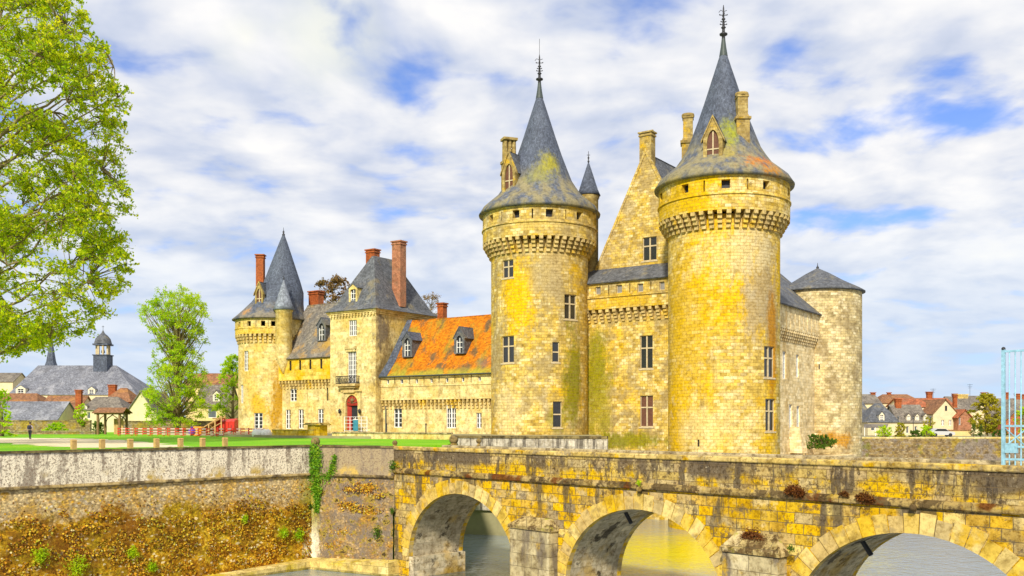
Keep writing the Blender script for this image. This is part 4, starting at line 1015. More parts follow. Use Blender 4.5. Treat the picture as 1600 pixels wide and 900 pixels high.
# ------------------------------------------------------------------ bridge
def bp(s, across, z):
    v = A0+D*s+NB*across; return Vector((v.x, v.y, z))
CZ, AA, AB = -8.0, 5.75, 4.9
CENT = [.173*BL, .538*BL, .888*BL+.25]
S0, S1 = 0.0, BL*1.28
CT = -1.98     # underside of the cornice
br = thing('stone_bridge', 'old stone bridge of golden lichened ashlar arches over the moat', 'bridge', bp(22, 2.5, WATER))
def arch_z(s):
    for c in CENT:
        if abs(s-c) < AA: return CZ+AB*math.sqrt(max(0, 1-((s-c)/AA)**2))
    return None
for side, (ac, nn) in enumerate(((0, -NB), (BW, NB))):
    mb = MB(); cuts = [S0]
    for c in CENT:
        cuts += [c-AA+AA*(1-math.cos(math.pi*i/40)) for i in range(41)]
    cuts.append(S1)
    for i in range(len(cuts)-1):
        a, b = cuts[i], cuts[i+1]
        if b-a < 1e-5: continue
        m = (a+b)/2; inside = arch_z(m) is not None
        za = (CZ+AB*math.sqrt(max(0, 1-((a-min(CENT, key=lambda c: abs(c-m)))/AA)**2))) if inside else WATER-.8
        zb = (CZ+AB*math.sqrt(max(0, 1-((b-min(CENT, key=lambda c: abs(c-m)))/AA)**2))) if inside else WATER-.8
        mb.face([bp(a, ac, za), bp(b, ac, zb), bp(b, ac, CT), bp(a, ac, CT)])
    mb.build('spandrel', M['bridge'], br)
    # voussoirs
    for c in CENT:
        mb = MB()
        nv = 27
        ths = [math.pi*(i/nv) for i in range(nv+1)]
        for i in range(nv):
            t0, t1 = ths[i]+.004, ths[i+1]-.004
            dpt = .92 if i % 3 else .78
            dpt += rng.uniform(-.06, .06)
            def ap(t, e):
                x = AA*math.cos(t); z = AB*math.sin(t)
                nx, nz = math.cos(t)/AA, math.sin(t)/AB; l = math.hypot(nx, nz)
                return (c-(x+nx/l*e), CZ+z+nz/l*e)
            tm = (t0+t1)/2
            q = [ap(t0, -.012), ap(tm, -.012), ap(t1, -.012), ap(t1, dpt), ap(tm, dpt), ap(t0, dpt)]
            pr = .03+rng.uniform(0, .012)
            base = [bp(s, ac, z)+nn*pr for s, z in q]
            mb.prism(base, -nn*(pr+.35))
        mb.build('arch_ring', M['voussoir'], br)
    # parapet + coping + cornice
    mb = MB(); mb.box(bp(S0, 0 if side == 0 else BW-.45, -1.62), D*(S1-S0), NB*.45, (0, 0, 1.35)); mb.build('parapet', M['parapet'], br)
    def extr(prof, s0, s1, mat, name):
        """prof (out,z) outline towards nn"""
        mb = MB(); k = 24
        for j in range(k):
            a = s0+(s1-s0)*j/k; b = s0+(s1-s0)*(j+1)/k-.012
            o = 0 if side == 0 else BW
            dz = rng.uniform(-.006, .006)
            def pt(s, e, z): return bp(s, o, z+dz)+nn*e
            A = [pt(a, e, z) for e, z in prof]; B = [pt(b, e, z) for e, z in prof]
            mb.face(A[::-1]); mb.face(B)
            for i in range(len(prof)): i2 = (i+1) % len(prof); mb.face([A[i], A[i2], B[i2], B[i]])
        mb.build(name, mat, br)
    extr([(.07, -.27), (.10, -.22), (.10, -.06), (.02, 0), (-.47, 0), (-.55, -.06), (-.55, -.22), (-.52, -.27)], S0-.1, S1, M['coping'] if side == 0 else M['coping_grey'], 'coping')
    extr([(.002, CT), (.13, CT), (.15, CT+.03), (.17, CT+.05), (.17, CT+.20), (.07, CT+.33), (.002, CT+.38)], S0, S1, M['cornice'], 'cornice')
mb = MB()
for c in CENT:
    k = 36
    for i in range(k):
        t0, t1 = math.pi*i/k, math.pi*(i+1)/k
        a = (c-AA*math.cos(t0), CZ+AB*math.sin(t0)); b = (c-AA*math.cos(t1), CZ+AB*math.sin(t1))
        L0 = t0*5.3; L1 = t1*5.3
        mb.face([bp(a[0], 0, a[1]), bp(b[0], 0, b[1]), bp(b[0], BW, b[1]), bp(a[0], BW, a[1])], [(0, L0), (0, L1), (BW, L1), (BW, L0)], True)
    for sg in (-1, 1):
        s = c+sg*AA
        mb.face([bp(s, 0, WATER-.8), bp(s, BW, WATER-.8), bp(s, BW, CZ), bp(s, 0, CZ)])
        # impost ledge inside the arch
        w = .45
        mb.box(bp(s-(w if sg > 0 else 0), .08, WATER-.6), D*w, NB*(BW-.16), (0, 0, 1.35+(.75 if c == CENT[0] else .25)))
mb.build('vault', M['vault'], br)
mb = MB(); mb.face([bp(S0, .45, -1.1), bp(S1, .45, -1.1), bp(S1, BW-.45, -1.1), bp(S0, BW-.45, -1.1)]); mb.build('roadway', M['gravel'], br)
# iron brackets under the vaults
for c, t in ((CENT[1], 1.15), (CENT[2], 1.0)):
    s, z = c-AA*math.cos(t), CZ+AB*math.sin(t)
    mb = MB(); mb.tube([bp(s-.1, 1.6, z+.1), bp(s+.42, 1.6, z-.62)], .12, 6)
    mb.build('iron_bracket', M['iron'], br)
# cutwater piers
for i, (sa, sb, pz, pt_) in enumerate(((.311*BL, .392*BL, -4.85, -4.15), (.678*BL, .752*BL, -4.75, -3.75), (1.03*BL, 1.11*BL, -4.75, -3.75))):
    mb = MB(); pr = .75
    mb.box(bp(sa, -pr, WATER-.8), D*(sb-sa), NB*pr, (0, 0, pz-(WATER-.8)))
    po = mb.build('pier', M['pier'], br)
    mb = MB(); o = .1
    lo = [bp(sa-o, -pr-o, pz), bp(sb+o, -pr-o, pz), bp(sb+o, -.003, pz), bp(sa-o, -.003, pz)]
    l2 = [p+Vector((0, 0, .2)) for p in lo]
    hi = [bp(sa+.5, -.12, pt_), bp(sb-.5, -.12, pt_), bp(sb-.5, -.003, pt_), bp(sa+.5, -.003, pt_)]
    for A, B in ((lo, l2), (l2, hi)):
        for k in range(4): j = (k+1) % 4; mb.face([A[k], A[j], B[j], B[k]])
    mb.face(hi); mb.face(lo[::-1])
    mb.build('pier_cap', M['pier_cap'], po)
# keystone bosses on the cornice
mb = MB()
for s in (CENT[1]+.25, CENT[2]+.2):
    mb.ball(bp(s, -.28, CT+.02), .17, 8)
mb.build('water_spout', M['cornice'], br)

# ------------------------------------------------------------------ moat walls
W2 = Vector((-15.7, 75.0, 0)); WD = Vector((-.675, -.737, 0)); WN = Vector((.737, -.675, 0))
AD = (A0-W2).normalized(); AN = Vector((AD.y, -AD.x, 0))
AL = (A0-W2).length
def wall_surf(mb, o, t, n, L, z0, z1, step, amp, seed):
    ns = int(L/step); nz = int((z1-z0)/step)
    b = len(mb.v)
    for i in range(ns+1):
        for j in range(nz+1):
            s = L*i/ns; z = z0+(z1-z0)*j/nz
            p = o+t*s+Vector((0, 0, z))
            q = Vector((p.x*.9+seed, p.y*.9, z*1.1))
            rough = 1.0 if z < -4.8+1.2*noise.noise(Vector((s*.12, seed, 0))) else .32
            e = (noise.noise(q)*.6+noise.noise(q*2.3)*.5+noise.noise(q*5)*.25)*amp*.55*rough+(.18*rough if rough == 1 else 0)
            if z > -2.3: e = .0
            mb.v.append(tuple(p+n*e))
    for i in range(ns):
        for j in range(nz):
            a = b+i*(nz+1)+j
            mb.idx((a, a+nz+1, a+nz+2, a+1), None, True)
def moat_wall(label, o, t, n, L, fine, seed, mat):
    w = thing('moat_wall', label, 'wall', o+t*L*.3+Vector((0, 0, WATER)))
    mb = MB()
    wall_surf(mb, o, t, n, min(L, fine), WATER-.6, -2.35, .2, .16, seed)
    if L > fine: wall_surf(mb, o+t*fine, t, n, L-fine, WATER-.6, -2.35, 1.0, .1, seed)
    mb.box(o+n*.08+Vector((0, 0, -2.35)), t*L, -n*.6, (0, 0, 2.2))
    mb.build('masonry', mat, w)
    mb = MB(); mb.tube([o+n*.1+t*.0+Vector((0, 0, -2.30)), o+n*.1+t*L+Vector((0, 0, -2.30))], .11, 8); mb.build('cordon', M['cordon'], w)
    mb = MB(); k = int(L/1.6)
    for i in range(k): mb.box(o+n*.16+t*(L*i/k+.006)+Vector((0, 0, -.15)), t*(L/k-.012), -n*.75, (0, 0, .15+rng.uniform(-.012, .012)))
    mb.build('wall_coping', M['wall_cap'], w)
    return w
moat_wall('long battered moat wall with white stained band and brown mossy foot', W2, WD, WN, 95, 38, 3.1, M['moat_wall'])
moat_wall('short moat wall between the ivy and the bridge, grey rubble with holes', W2, AD, AN, AL, 20, 9.7, M['abutment'])
# ledge
lg = MB()
def miter_off(d):
    c = W2+ (WN+AN)*(d/(1+WN.dot(AN))); return c
o1 = 1.15
q0 = [W2+WD*26, W2, A0+AD*.6]; q1 = [W2+WD*26+WN*o1, miter_off(o1), A0+AD*.3+AN*o1]; qz = [-9.75, -8.75, -8.35]
for i in range(2):
    a, b, c, d = q0[i], q0[i+1], q1[i+1], q1[i]
    up = lambda z: Vector((0, 0, z)); zb = Vector((0, 0, WATER-.6))
    lg.face([a+up(qz[i]), b+up(qz[i+1]), c+up(qz[i+1]-.15), d+up(qz[i]-.15)]); lg.face([d+up(qz[i]-.15), c+up(qz[i+1]-.15), c+zb, d+zb])
    if i == 1: lg.face([b+up(qz[2]), c+up(qz[2]-.15), c+zb, b+zb])
tag(lg.build('stone_ledge', M['ledge']), 'low stone ledge along the foot of the moat walls at the waterline', 'ledge')

# ------------------------------------------------------------------ ground, lawn, terrace, water
B0 = bp(0, BW, 0)
def sheet(name, pts, z, mat, label, skirt=None, holes=None):
    mb = MB()
    polys = [[Vector((p[0], p[1], z)) for p in pts]]+[[Vector((p[0], p[1], z)) for p in h] for h in (holes or [])]
    flat = [p for pl in polys for p in pl]
    for tri in geometry.tessellate_polygon(polys):
        mb.face([flat[i] for i in tri])
    if skirt is not None:
        for pl in (polys[1:] if holes else polys):
            for i in range(len(pl)):
                a, b = pl[i], pl[(i+1) % len(pl)]
                mb.face([a, b, Vector((b.x, b.y, skirt)), Vector((a.x, a.y, skirt))])
    return struct(name, mb, mat, label)
bk = bp(BL*1.26, 0, 0)
b1 = bk-NB*40; b2 = bk+NB*70
HOLE = [(-100, -20), (b1.x, b1.y), (bk.x, bk.y), (b2.x, b2.y), (130, 90), (130, 160), (-100, 160)]
sheet('ground', [(-3000, -400), (3000, -400), (3000, 4000), (-3000, 4000)], -.75, M['earth'], 'town ground around the moat', WATER-1, [HOLE])
e = W2+WD*95
lawn = [(e.x-WN.x*.5, e.y-WN.y*.5), (W2.x-.2, W2.y+.4), (A0.x, A0.y+.4), (B0.x, B0.y), (-5.6, 97), (-5.6, 175), (-420, 175), (-420, e.y)]
sheet('lawn', lawn, 0, M['grass'], 'bright green lawn of the castle forecourt', WATER-1)
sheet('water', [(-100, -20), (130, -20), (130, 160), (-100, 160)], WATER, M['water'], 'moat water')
pp = [GP(-90, 686), GP(0, 684.2), GP(110, 684.6), GP(170, 687), GP(230, 691), GP(300, 697.4), GP(250, 699), GP(112, 699.5), GP(0, 691.5), GP(-90, 692)]
pq = []
for i in range(len(pp)):
    a, b = pp[i], pp[(i+1) % len(pp)]
    for k in range(14):
        c = a.lerp(b, k/14); w = .22+.006*c.y if k else 0
        w *= 1 if (c-(W2-WN*.2)).dot(WN) < -1.2 else 0
        pq.append((c.x+rng.uniform(-w, w), c.y+rng.uniform(-w, w)*1.6))
sheet('path', pq, .006, M['gravel'], 'pale gravel path across the lawn')
ter = [(-27.5, 109), (-6.1, 97), (8.9, 92.3), (10.2, 110), (2, 165), (-60, 165), (-50, 137)]
sheet('terrace', ter, .28, M['earth'], 'earthen terrace in front of the castle', WATER-1)
# terrace walls
def low_wall(name, label, a, b, z0, z1, th, mat, cap, capmat, piers=0, capov=.08):
    a = Vector(a).to_3d(); b = Vector(b).to_3d(); d = (b-a); L = d.length; d.normalize(); nn = Vector((d.y, -d.x, 0))
    if nn.y > 0: nn = -nn
    w = thing(name, label, 'wall', (a.x, a.y, z0))
    mb = MB(); mb.box(a+nn*.0+Vector((0, 0, z0)), d*L, -nn*th, (0, 0, z1-z0-cap))
    for i in range(piers): mb.box(a+d*(L*(i+.5)/piers-.15)+nn*.05+Vector((0, 0, z0)), d*.3, -nn*.05, (0, 0, z1-z0-cap))
    mb.build('masonry', mat, w)
    k = max(1, int(L/1.8)); mb = MB()
    for i in range(k): mb.box(a+d*(L*i/k+.005)+nn*capov+Vector((0, 0, z1-cap)), d*(L/k-.01), -nn*(th+capov*2), (0, 0, cap))
    mb.build('wall_coping', capmat, w)
    return w
low_wall('terrace_wall', 'low cream terrace wall beyond the lawn, below the portal', V2(-19.6, 104.6), V2(-6.2, 97.0), -.1, .72, .4, M['wing'], .14, M['coping_grey'])
low_wall('boarded_wall', 'low yellow panelled wall before the west tower', V2(-27.3, 109.3), V2(-22.0, 106.3), -.1, .95, .35, M['wing_gold'], .1, M['coping'], 9)
low_wall('ramp_wall', 'white stained retaining wall with dark coping, left keep tower behind', V2(-6.0, 96.6), V2(9.1, 91.7), -7, .44, .4, M['stained'], .26, M['wall_cap'])
# gate pillar on the terrace edge
q = GP(496, 684.5); pl = thing('gate_pillar', 'broad stone gate pillar with flat cap before the brown roofed wing', 'pillar', q)
mb = MB(); mb.cbox(q, U, W, .95, .6, 0, 1.45); mb.cbox(q, U, W, 1.0, .65, 0, .25); mb.cbox(q, U, W, .35, .68, .3, 1.3); mb.build('shaft', M['wing_gold'], pl)
mb = MB(); mb.cbox(q, U, W, 1.3, .85, 1.45, 1.58); mb.cbox(q, U, W, 1.15, .75, 1.58, 1.72); mb.build('cap', M['coping'], pl)
# ball finials
def ball_post(px, y, Y, r, z0, lab):
    q = P(px, y, Y); t = thing('stone_ball', lab, 'stone ball', (q.x, q.y, z0))
    mb = MB(); mb.ball((q.x, q.y, q.z), r, 16); mb.build('ball', M['cordon'], t)
    mb = MB(); mb.lathe([(r*.75, z0), (r*.75, z0+.08), (r*.4, z0+.14), (r*.45, q.z-r*.8)], q, 12); mb.build('base', M['coping'], t)
ball_post(493, 690, 75.2, .36, .0, 'large brown stone ball on the wall corner above the ivy')
ball_post(617, 692, 71.6, .2, .0, 'small stone ball where the bridge parapet begins')
ball_post(709, 687, 74.6, .36, .0, 'stone ball on the far parapet end, right of the lawn')
ball_post(748, 689, 71.3, .2, .0, 'small stone ball on the far parapet, before the white stained wall')
# far moat wall on the right
low_wall('far_moat_wall', 'far rubble moat wall with pale coping, below the town houses on the right', V2(48, 159.8), V2(129, 159.8), WATER-1, -.7, .7, M['rubble'], .25, M['wing'])
# ------------------------------------------------------------------ vegetation
M['leaf_big'] = leaf_mat('spring leaves yellow green', [(0, (.15, .25, .005)), (.22, (.34, .46, .006)), (.5, (.52, .62, .008)), (.78, (.68, .66, .012)), (1, (.26, .48, .008))], .5)
M['leaf_green'] = leaf_mat('fresh green leaves', [(0, (.26, .44, .008)), (.5, (.42, .60, .010)), (1, (.62, .68, .02))], .55)
M['leaf_dark'] = leaf_mat('darker green leaves', [(0, (.05, .12, .012)), (.5, (.09, .18, .014)), (1, (.16, .24, .02))], .4)
M['leaf_yel'] = leaf_mat('olive yellow leaves', [(0, (.26, .24, .012)), (.5, (.40, .35, .012)), (1, (.50, .46, .02))], .4)
M['leaf_ivy'] = leaf_mat('ivy leaves', [(0, (.07, .22, .012)), (.5, (.16, .36, .014)), (1, (.32, .46, .02))], .35)
M['leaf_dry'] = leaf_mat('dry brown stems', [(0, (.06, .02, .006)), (.5, (.15, .045, .008)), (1, (.26, .10, .015))], .2)
M['leaf_bare'] = leaf_mat('brown budding twigs', [(0, (.16, .09, .03)), (.5, (.22, .13, .04)), (1, (.28, .18, .05))], .2)
M['bark'] = plain_mat('bark', (.22, .17, .07), .9, .4, 4)

def rvec(): 
    while True:
        v = Vector((rng.uniform(-1, 1), rng.uniform(-1, 1), rng.uniform(-1, 1)))
        if .01 < v.length < 1: return v.normalized()
def leaf(mb, p, sz):
    n = rvec(); u = n.orthogonal().normalized(); w = n.cross(u); a = rng.uniform(0, 6.28)
    u, w = u*math.cos(a)+w*math.sin(a), w*math.cos(a)-u*math.sin(a)
    s = sz*rng.uniform(.5, 1.4)
    mb.face([p-u*s*.55, p+w*s*.3+n*s*.08, p+u*s*.55, p-w*s*.3+n*s*.08])
def curve(a, b, sag, k=5):
    a = Vector(a); b = Vector(b); pts = []
    j = rvec()*(b-a).length*.06
    for i in range(k+1):
        t = i/k; p = a.lerp(b, t); p.z += sag*4*t*(1-t); pts.append(p+j*math.sin(t*math.pi))
    return pts
def tuft(lm, bm, p, r, n, sz, twigs=5, flat=.75):
    for i in range(twigs):
        d = rvec(); d.z *= flat; e = p+d*r*rng.uniform(.6, 1.0)
        if bm is not None: bm.tube([p, p.lerp(e, .5)+rvec()*r*.08, e], [.03, .02, .012], 3)
        m = n//twigs
        for k in range(m):
            t = rng.random()**.6
            q = p.lerp(e, t)+rvec()*r*.30*rng.random()**.7
            leaf(lm, q, sz)

def big_tree():
    base = P(-95, 700, 74); base.z = 0
    t = thing('large_tree', 'tall spring tree with airy yellow green leaves reaching in at the left edge', 'tree', base)
    bm = MB(); lm = MB()
    X = base.x; Y0 = base.y
    tr = [(X, Y0, 0), (X+.3, Y0+.2, 8), (X-.2, Y0, 16), (X+.3, Y0-.3, 25), (X+.2, Y0, 34), (X, Y0, 43)]
    bm.tube(tr, [1.0, .8, .65, .45, .25, .08], 12)
    edge = [(-60, 85), (0, 125), (50, 150), (100, 190), (150, 194), (200, 186), (240, 168), (300, 196), (350, 176), (400, 197), (440, 192), (470, 165), (495, 150), (518, 100), (545, 30)]
    def redge(py):
        for (a, ra), (b, rb) in zip(edge, edge[1:]):
            if a <= py <= b: return ra+(rb-ra)*(py-a)/(b-a)
        return 20
    def inside(fr, py0, py1):
        py = rng.uniform(py0, py1); rad = (redge(py)+95)/F*Y0
        a = rng.uniform(-math.pi, math.pi); rr = rad*math.sqrt(rng.uniform(*fr))
        return Vector((X+rr*math.cos(a), Y0+rr*math.sin(a)*.8, zof(py, Y0)+rng.uniform(-.6, .6))), rr
    limbs = []
    while len(limbs) < 72:
        q, rr = inside((.45, .9), -60, 545)
        if (800+q.x/q.y*F < -60) != (len(limbs) >= 46): continue
        z0 = max(5, q.z-rr*rng.uniform(.45, .95))
        c = curve((X, Y0, z0), q, rr*rng.uniform(.0, .09), 9)
        for k in range(1, 9): c[k] += rvec()*.25
        L = rr; bm.tube(c, [(.012*L+.03)*(1-.82*i/9) for i in range(10)], 6)
        limbs.append(c)
    nodes = [p for c in limbs for p in c[2:]]
    cnt = 0
    while cnt < 820:
        q, rr = inside((.04, 1), -60, 540)
        if (800+q.x/q.y*F < -40) != (cnt >= 560): continue
        if noise.noise(Vector((q.x*.24, q.y*.24, q.z*.3))) < -.06: continue
        cnt += 1
        st = min(nodes, key=lambda p: (p-q).length+max(0, (p.z-q.z))*.6)
        c = curve(st, q, .12, 4)
        bm.tube(c, [.055, .045, .032, .022, .015], 4)
        tuft(lm, bm, q, 1.2, 108, .225, 7)
        if (q-st).length > 1.6: tuft(lm, bm, c[2], .9, 60, .24, 3)
    for py in [i*6-20 for i in range(96)]:
        for _ in range(2):
            rad = (redge(py)+95)/F*Y0; a = rng.uniform(-.5, .5)
            q = Vector((X+rad*math.cos(a)*rng.uniform(.84, .985), Y0+rad*math.sin(a)*.8, zof(py, Y0)+rng.uniform(-.2, .2)))
            st = min(nodes, key=lambda p: (p-q).length)
            c = curve(st, q, .3, 4)
            bm.tube(c, [.05, .04, .03, .022, .013], 4); tuft(lm, bm, q, .85, 60, .25, 4)
    bm.build('trunk', M['bark'], t); lm.build('crown', M['leaf_big'], t)
big_tree()

def tree(label, base, H, env, n, leafm, sz=.3, tr=.25, name='tree', group=None, nl=60, tuft_r=.9, up=.6, trunk_to=.92, per_branch=True):
    """env(z/H)-> crown radius"""
    base = Vector(base); t = thing(name, label, 'tree', base, group)
    bm = MB(); lm = MB()
    pts = [base+Vector((rng.uniform(-.1, .1)*i*.5, rng.uniform(-.1, .1)*i*.5, H*trunk_to*i/6)) for i in range(7)]
    bm.tube(pts, [tr*(1.15-.98*i/6) for i in range(7)], 9)
    c = 0; tries = 0
    while c < n and tries < n*20:
        tries += 1
        f = rng.uniform(.08, 1.0); r = env(f)
        if r <= 0: continue
        a = rng.uniform(0, 6.283); rr = r*math.sqrt(rng.uniform(.08, 1))
        q = base+Vector((rr*math.cos(a), rr*math.sin(a), f*H))
        if noise.noise(q*.35) < -.2: continue
        c += 1
        z0 = max(.12*H, q.z-base.z-rr*up-.3)
        i = min(5, int(z0/(H*trunk_to)*6)); st = pts[i].lerp(pts[i+1], min(1, z0/(H*trunk_to)*6-i))
        L = (q-st).length
        cv = curve(st, q, -.05*L, 4)
        bm.tube(cv, [(.016*L+.015)*(1-.8*k/4) for k in range(5)], 4)
        tuft(lm, bm, q, tuft_r, nl, sz, 5)
    bm.build('trunk', M['bark'], t); lm.build('crown', leafm, t)
    return t
def lerp_env(pts, k):
    def e(f):
        for (a, ra), (b, rb) in zip(pts, pts[1:]):
            if a <= f <= b: return (ra+(rb-ra)*(f-a)/(b-a))*k
        return 0
    return e
q = P(277, 664, 140); q.z = 0
tree('tall upright light green poplar standing alone left of the castle', q, 21.2, lerp_env([(.05, .2), (.1, 4.6), (.25, 5.3), (.4, 4.6), (.55, 3.9), (.7, 4.2), (.82, 4.9), (.92, 4.4), (1, 1.8)], 1.0), 300, M['leaf_green'], .21, .5, 'poplar_tree', nl=125, tuft_r=1.25, up=1.3)
q = P(364, 664, 160); q.z = -.3
tree('smaller pale green tree half behind the west tower', q, 13, lerp_env([(.1, 1), (.3, 3.2), (.7, 2.6), (1, .6)], 1), 90, M['leaf_green'], .26, .3, 'tree', nl=80)
q = P(521, 500, 185); q.z = 0
tree('brown budding tree behind the brown roofed wing', q, 29.5, lerp_env([(.5, .8), (.7, 4.2), (.9, 4.0), (1, 2.2)], 1), 190, M['leaf_bare'], .34, .5, 'bare_tree', nl=75, tuft_r=1.1)
q = P(672, 500, 190); q.z = 0
tree('thin bare tree behind the pavilion roof', q, 27, lerp_env([(.5, .5), (.75, 3.2), (.9, 2.8), (1, 1.2)], 1), 90, M['leaf_bare'], .24, .5, 'bare_tree', nl=26, tuft_r=1.2)
q = P(1542, 676, 176); q.z = -.75
tree('round olive green tree among the town houses, left of the blue gate', q, 7.6, lerp_env([(.1, .6), (.3, 2.6), (.6, 2.9), (.85, 2.1), (1, .7)], 1), 170, M['leaf_yel'], .25, .22, 'tree', nl=70, tuft_r=.65)
q = P(1600, 676, 182); q.z = -.75
tree('green tree seen through the bars of the blue gate', q, 5.5, lerp_env([(.1, .6), (.3, 1.9), (.6, 2.1), (1, .5)], 1), 60, M['leaf_green'], .25, .2, 'tree', nl=36, tuft_r=.6)
q = P(127, 657, 150); q.z = 0
tree('small round green tree behind the garden wall, beside the brick chimney', q, 4.6, lerp_env([(.3, .5), (.55, 1.05), (.85, .9), (1, .3)], 1), 50, M['leaf_green'], .2, .1, 'tree', nl=36, tuft_r=.4)

def shrub(label, base, rx, ry, h, n, leafm, sz=.18, name='shrub', cat='shrub', nl=40, stem=True):
    base = Vector(base); t = thing(name, label, cat, base); lm = MB(); bm = MB()
    for i in range(n):
        a = rng.uniform(0, 6.283); r = math.sqrt(rng.random()); f = rng.random()
        k = math.sqrt(max(.05, 1-f*f*.9))
        p = base+Vector((rx*r*k*math.cos(a), ry*r*k*math.sin(a), h*f))
        bm.tube([base+Vector((rng.uniform(-.2, .2)*rx, rng.uniform(-.2, .2)*ry, 0)), p], [.03, .012], 3)
        tuft(lm, None, p, min(.45, max(.2, h*.25)), nl, sz, 4)
    lm.build('foliage', leafm, t); bm.build('stems', M['bark'], t)
    return t
Zr = -.75
for px, Y, rx, h, m, lab in ((1382, 166, 1.5, 1.9, 'leaf_green', 'rounded light green bush beside the white awning'), (1407, 166, .9, 2.3, 'leaf_yel', 'upright olive bush before the mansard house'),
        (1432, 165, 1.6, 1.2, 'leaf_dark', 'low dark green hedge bush behind the far moat wall'), (1448, 167, 1.3, 1.9, 'leaf_green', 'green bush beside the white car'),
        (1451, 175, 1.2, 3.4, 'leaf_yel', 'tall yellow green bush before the cream gabled house'), (1562, 167, 1.5, 1.2, 'leaf_dark', 'low green bush below the round olive tree')):
    q = P(px, 680, Y); shrub(lab, (q.x, q.y, Zr), rx, 1.0, h, 42, M[m], .2)
for px, lab in ((1521, 'slim dark green cypress, left of its pair'), (1532, 'slim dark green cypress, right of its pair beside the olive tree')):
    q = P(px, 680, 168); tree(lab, (q.x, q.y, Zr), 2.3, lerp_env([(.02, .5), (.5, .45), (1, .1)], 1), 40, M['leaf_dark'], .14, .06, 'cypress_tree', nl=30, tuft_r=.22)
shrub('bright green bush growing over the garden wall behind the walker', P(88, 0, 144).xy.to_3d(), 2.2, .9, 1.6, 60, M['leaf_green'], .22)
q = P(2, 0, 120); shrub('leafy green bush at the left edge before the long slate roof', (q.x, q.y, 0), 1.6, 1.3, 5.6, 60, M['leaf_green'], .25)
q = P(154, 0, 147); shrub('dark green bush beside the timber shelter', (q.x, q.y, 0), 1.2, .8, 1.8, 40, M['leaf_dark'], .2)
q = kz(14.8, 24); shrub('dark ivy bush at the foot of the far round tower', (q.x, q.y, -1.5), 2.6, 1.6, 1.6, 90, M['leaf_dark'], .2)

def ivy(label, pts, n, leafm, sz=.16, name='ivy', cat='ivy', nn=None, spread=.35, thick=.15):
    """patch hugging a wall: pts list of (pos, weight radius)"""
    base = Vector(pts[-1][0]); t = thing(name, label, cat, base); lm = MB(); bm = MB()
    for (p, r), (p2, r2) in zip(pts, pts[1:]):
        bm.tube([Vector(p)+nn*.05, Vector(p2)+nn*.05], [.04, .03], 4)
    tt = Vector((-nn.y, nn.x, 0))
    for i in range(n):
        k = rng.randrange(len(pts)-1); f = rng.random()
        p = Vector(pts[k][0]).lerp(Vector(pts[k+1][0]), f); r = pts[k][1]*(1-f)+pts[k+1][1]*f
        q = p+tt*rng.gauss(0, r*.5)+Vector((0, 0, rng.gauss(0, r*.45)))+nn*(rng.random()**2*thick+.06)
        leaf(lm, q, sz)
    lm.build('foliage', leafm, t); bm.build('stems', M['bark'], t)
ac = W2+AN*.25
def on_ab(px, py): h = hit_plane(px, W2+AN*.12, AN); return Vector((h.x, h.y, zof(py, h.y)))
def on_lw(px, py): h = hit_plane(px, W2+WN*.12, WN); return Vector((h.x, h.y, zof(py, h.y)))
ivy('green ivy hanging down the moat wall corner', [(on_ab(492, 700), .6), (on_ab(494, 722), .85), (on_ab(494, 745), .75), (on_ab(496, 770), .4), (on_ab(497, 800), .2)], 1900, M['leaf_ivy'], .17, nn=AN)
ivy('small sprig of ivy right of the wall corner', [(on_ab(524, 712), .2), (on_ab(520, 735), .4), (on_ab(511, 748), .35)], 500, M['leaf_ivy'], .15, nn=AN)
def weed(label, p, nn, r, n, leafm, sz=.13, name='wall_plant'):
    ivy(label, [(p+Vector((0, 0, r*.5)), r), (p-Vector((0, 0, r*.5)), r)], n, leafm, sz, name, 'wall plant', nn, thick=r*.6)
for (px, py, r, lab) in ((464, 835, .42, 'bright green plant on the mossy wall near the corner, the nearest to the ivy'), (440, 832, .36, 'bright green plant on the mossy wall, second from the ivy'),
        (380, 810, .25, 'small green tuft high on the mossy wall'), (205, 862, .4, 'green tuft low on the middle of the mossy wall'),
        (60, 868, .5, 'green tuft on the left part of the mossy wall'), (118, 885, .7, 'wide yellow green patch of plants at the wall foot'), (235, 885, .35, 'small green tuft at the wall foot beside the wide patch')):
    weed(lab, on_lw(px, py)+WN*.15, WN, r, int(260*r/.4), M['leaf_green'])
for (px, py, r, lab) in ((592, 832, .4, 'green plant on the grey rubble wall, left of the bridge'), (615, 797, .2, 'small green tuft where rubble wall and bridge meet'), (617, 728, .35, 'dark green growth below the parapet where the bridge begins'), (487, 790, .25, 'small tuft beside the pale streak under the ivy'), (489, 874, .2, 'small tuft on the ledge under the ivy')):
    weed(lab, on_ab(px, py)+AN*.1, AN, r, int(200*r/.4), M['leaf_dark'])
M['leaf_moss'] = leaf_mat('brown golden moss', [(0, (.09, .035, .004)), (.3, (.28, .11, .006)), (.6, (.58, .29, .010)), (.85, (.70, .48, .03)), (.95, (.36, .34, .02)), (1, (.80, .70, .40))], .15)
def mleaf(mb, p, n, s):
    u = (n.orthogonal()+rvec()*.5).normalized(); nn_ = (n+rvec()*.55).normalized(); u = (u-nn_*u.dot(nn_)).normalized(); w = nn_.cross(u)
    a = rng.uniform(0, 6.28); u, w = u*math.cos(a)+w*math.sin(a), w*math.cos(a)-u*math.sin(a)
    mb.face([p-u*s*.5-w*s*.15, p-u*s*.1-w*s*.45, p+u*s*.45-w*s*.2, p+u*s*.4+w*s*.3, p-u*s*.2+w*s*.45])
lm = MB(); n_ = 0
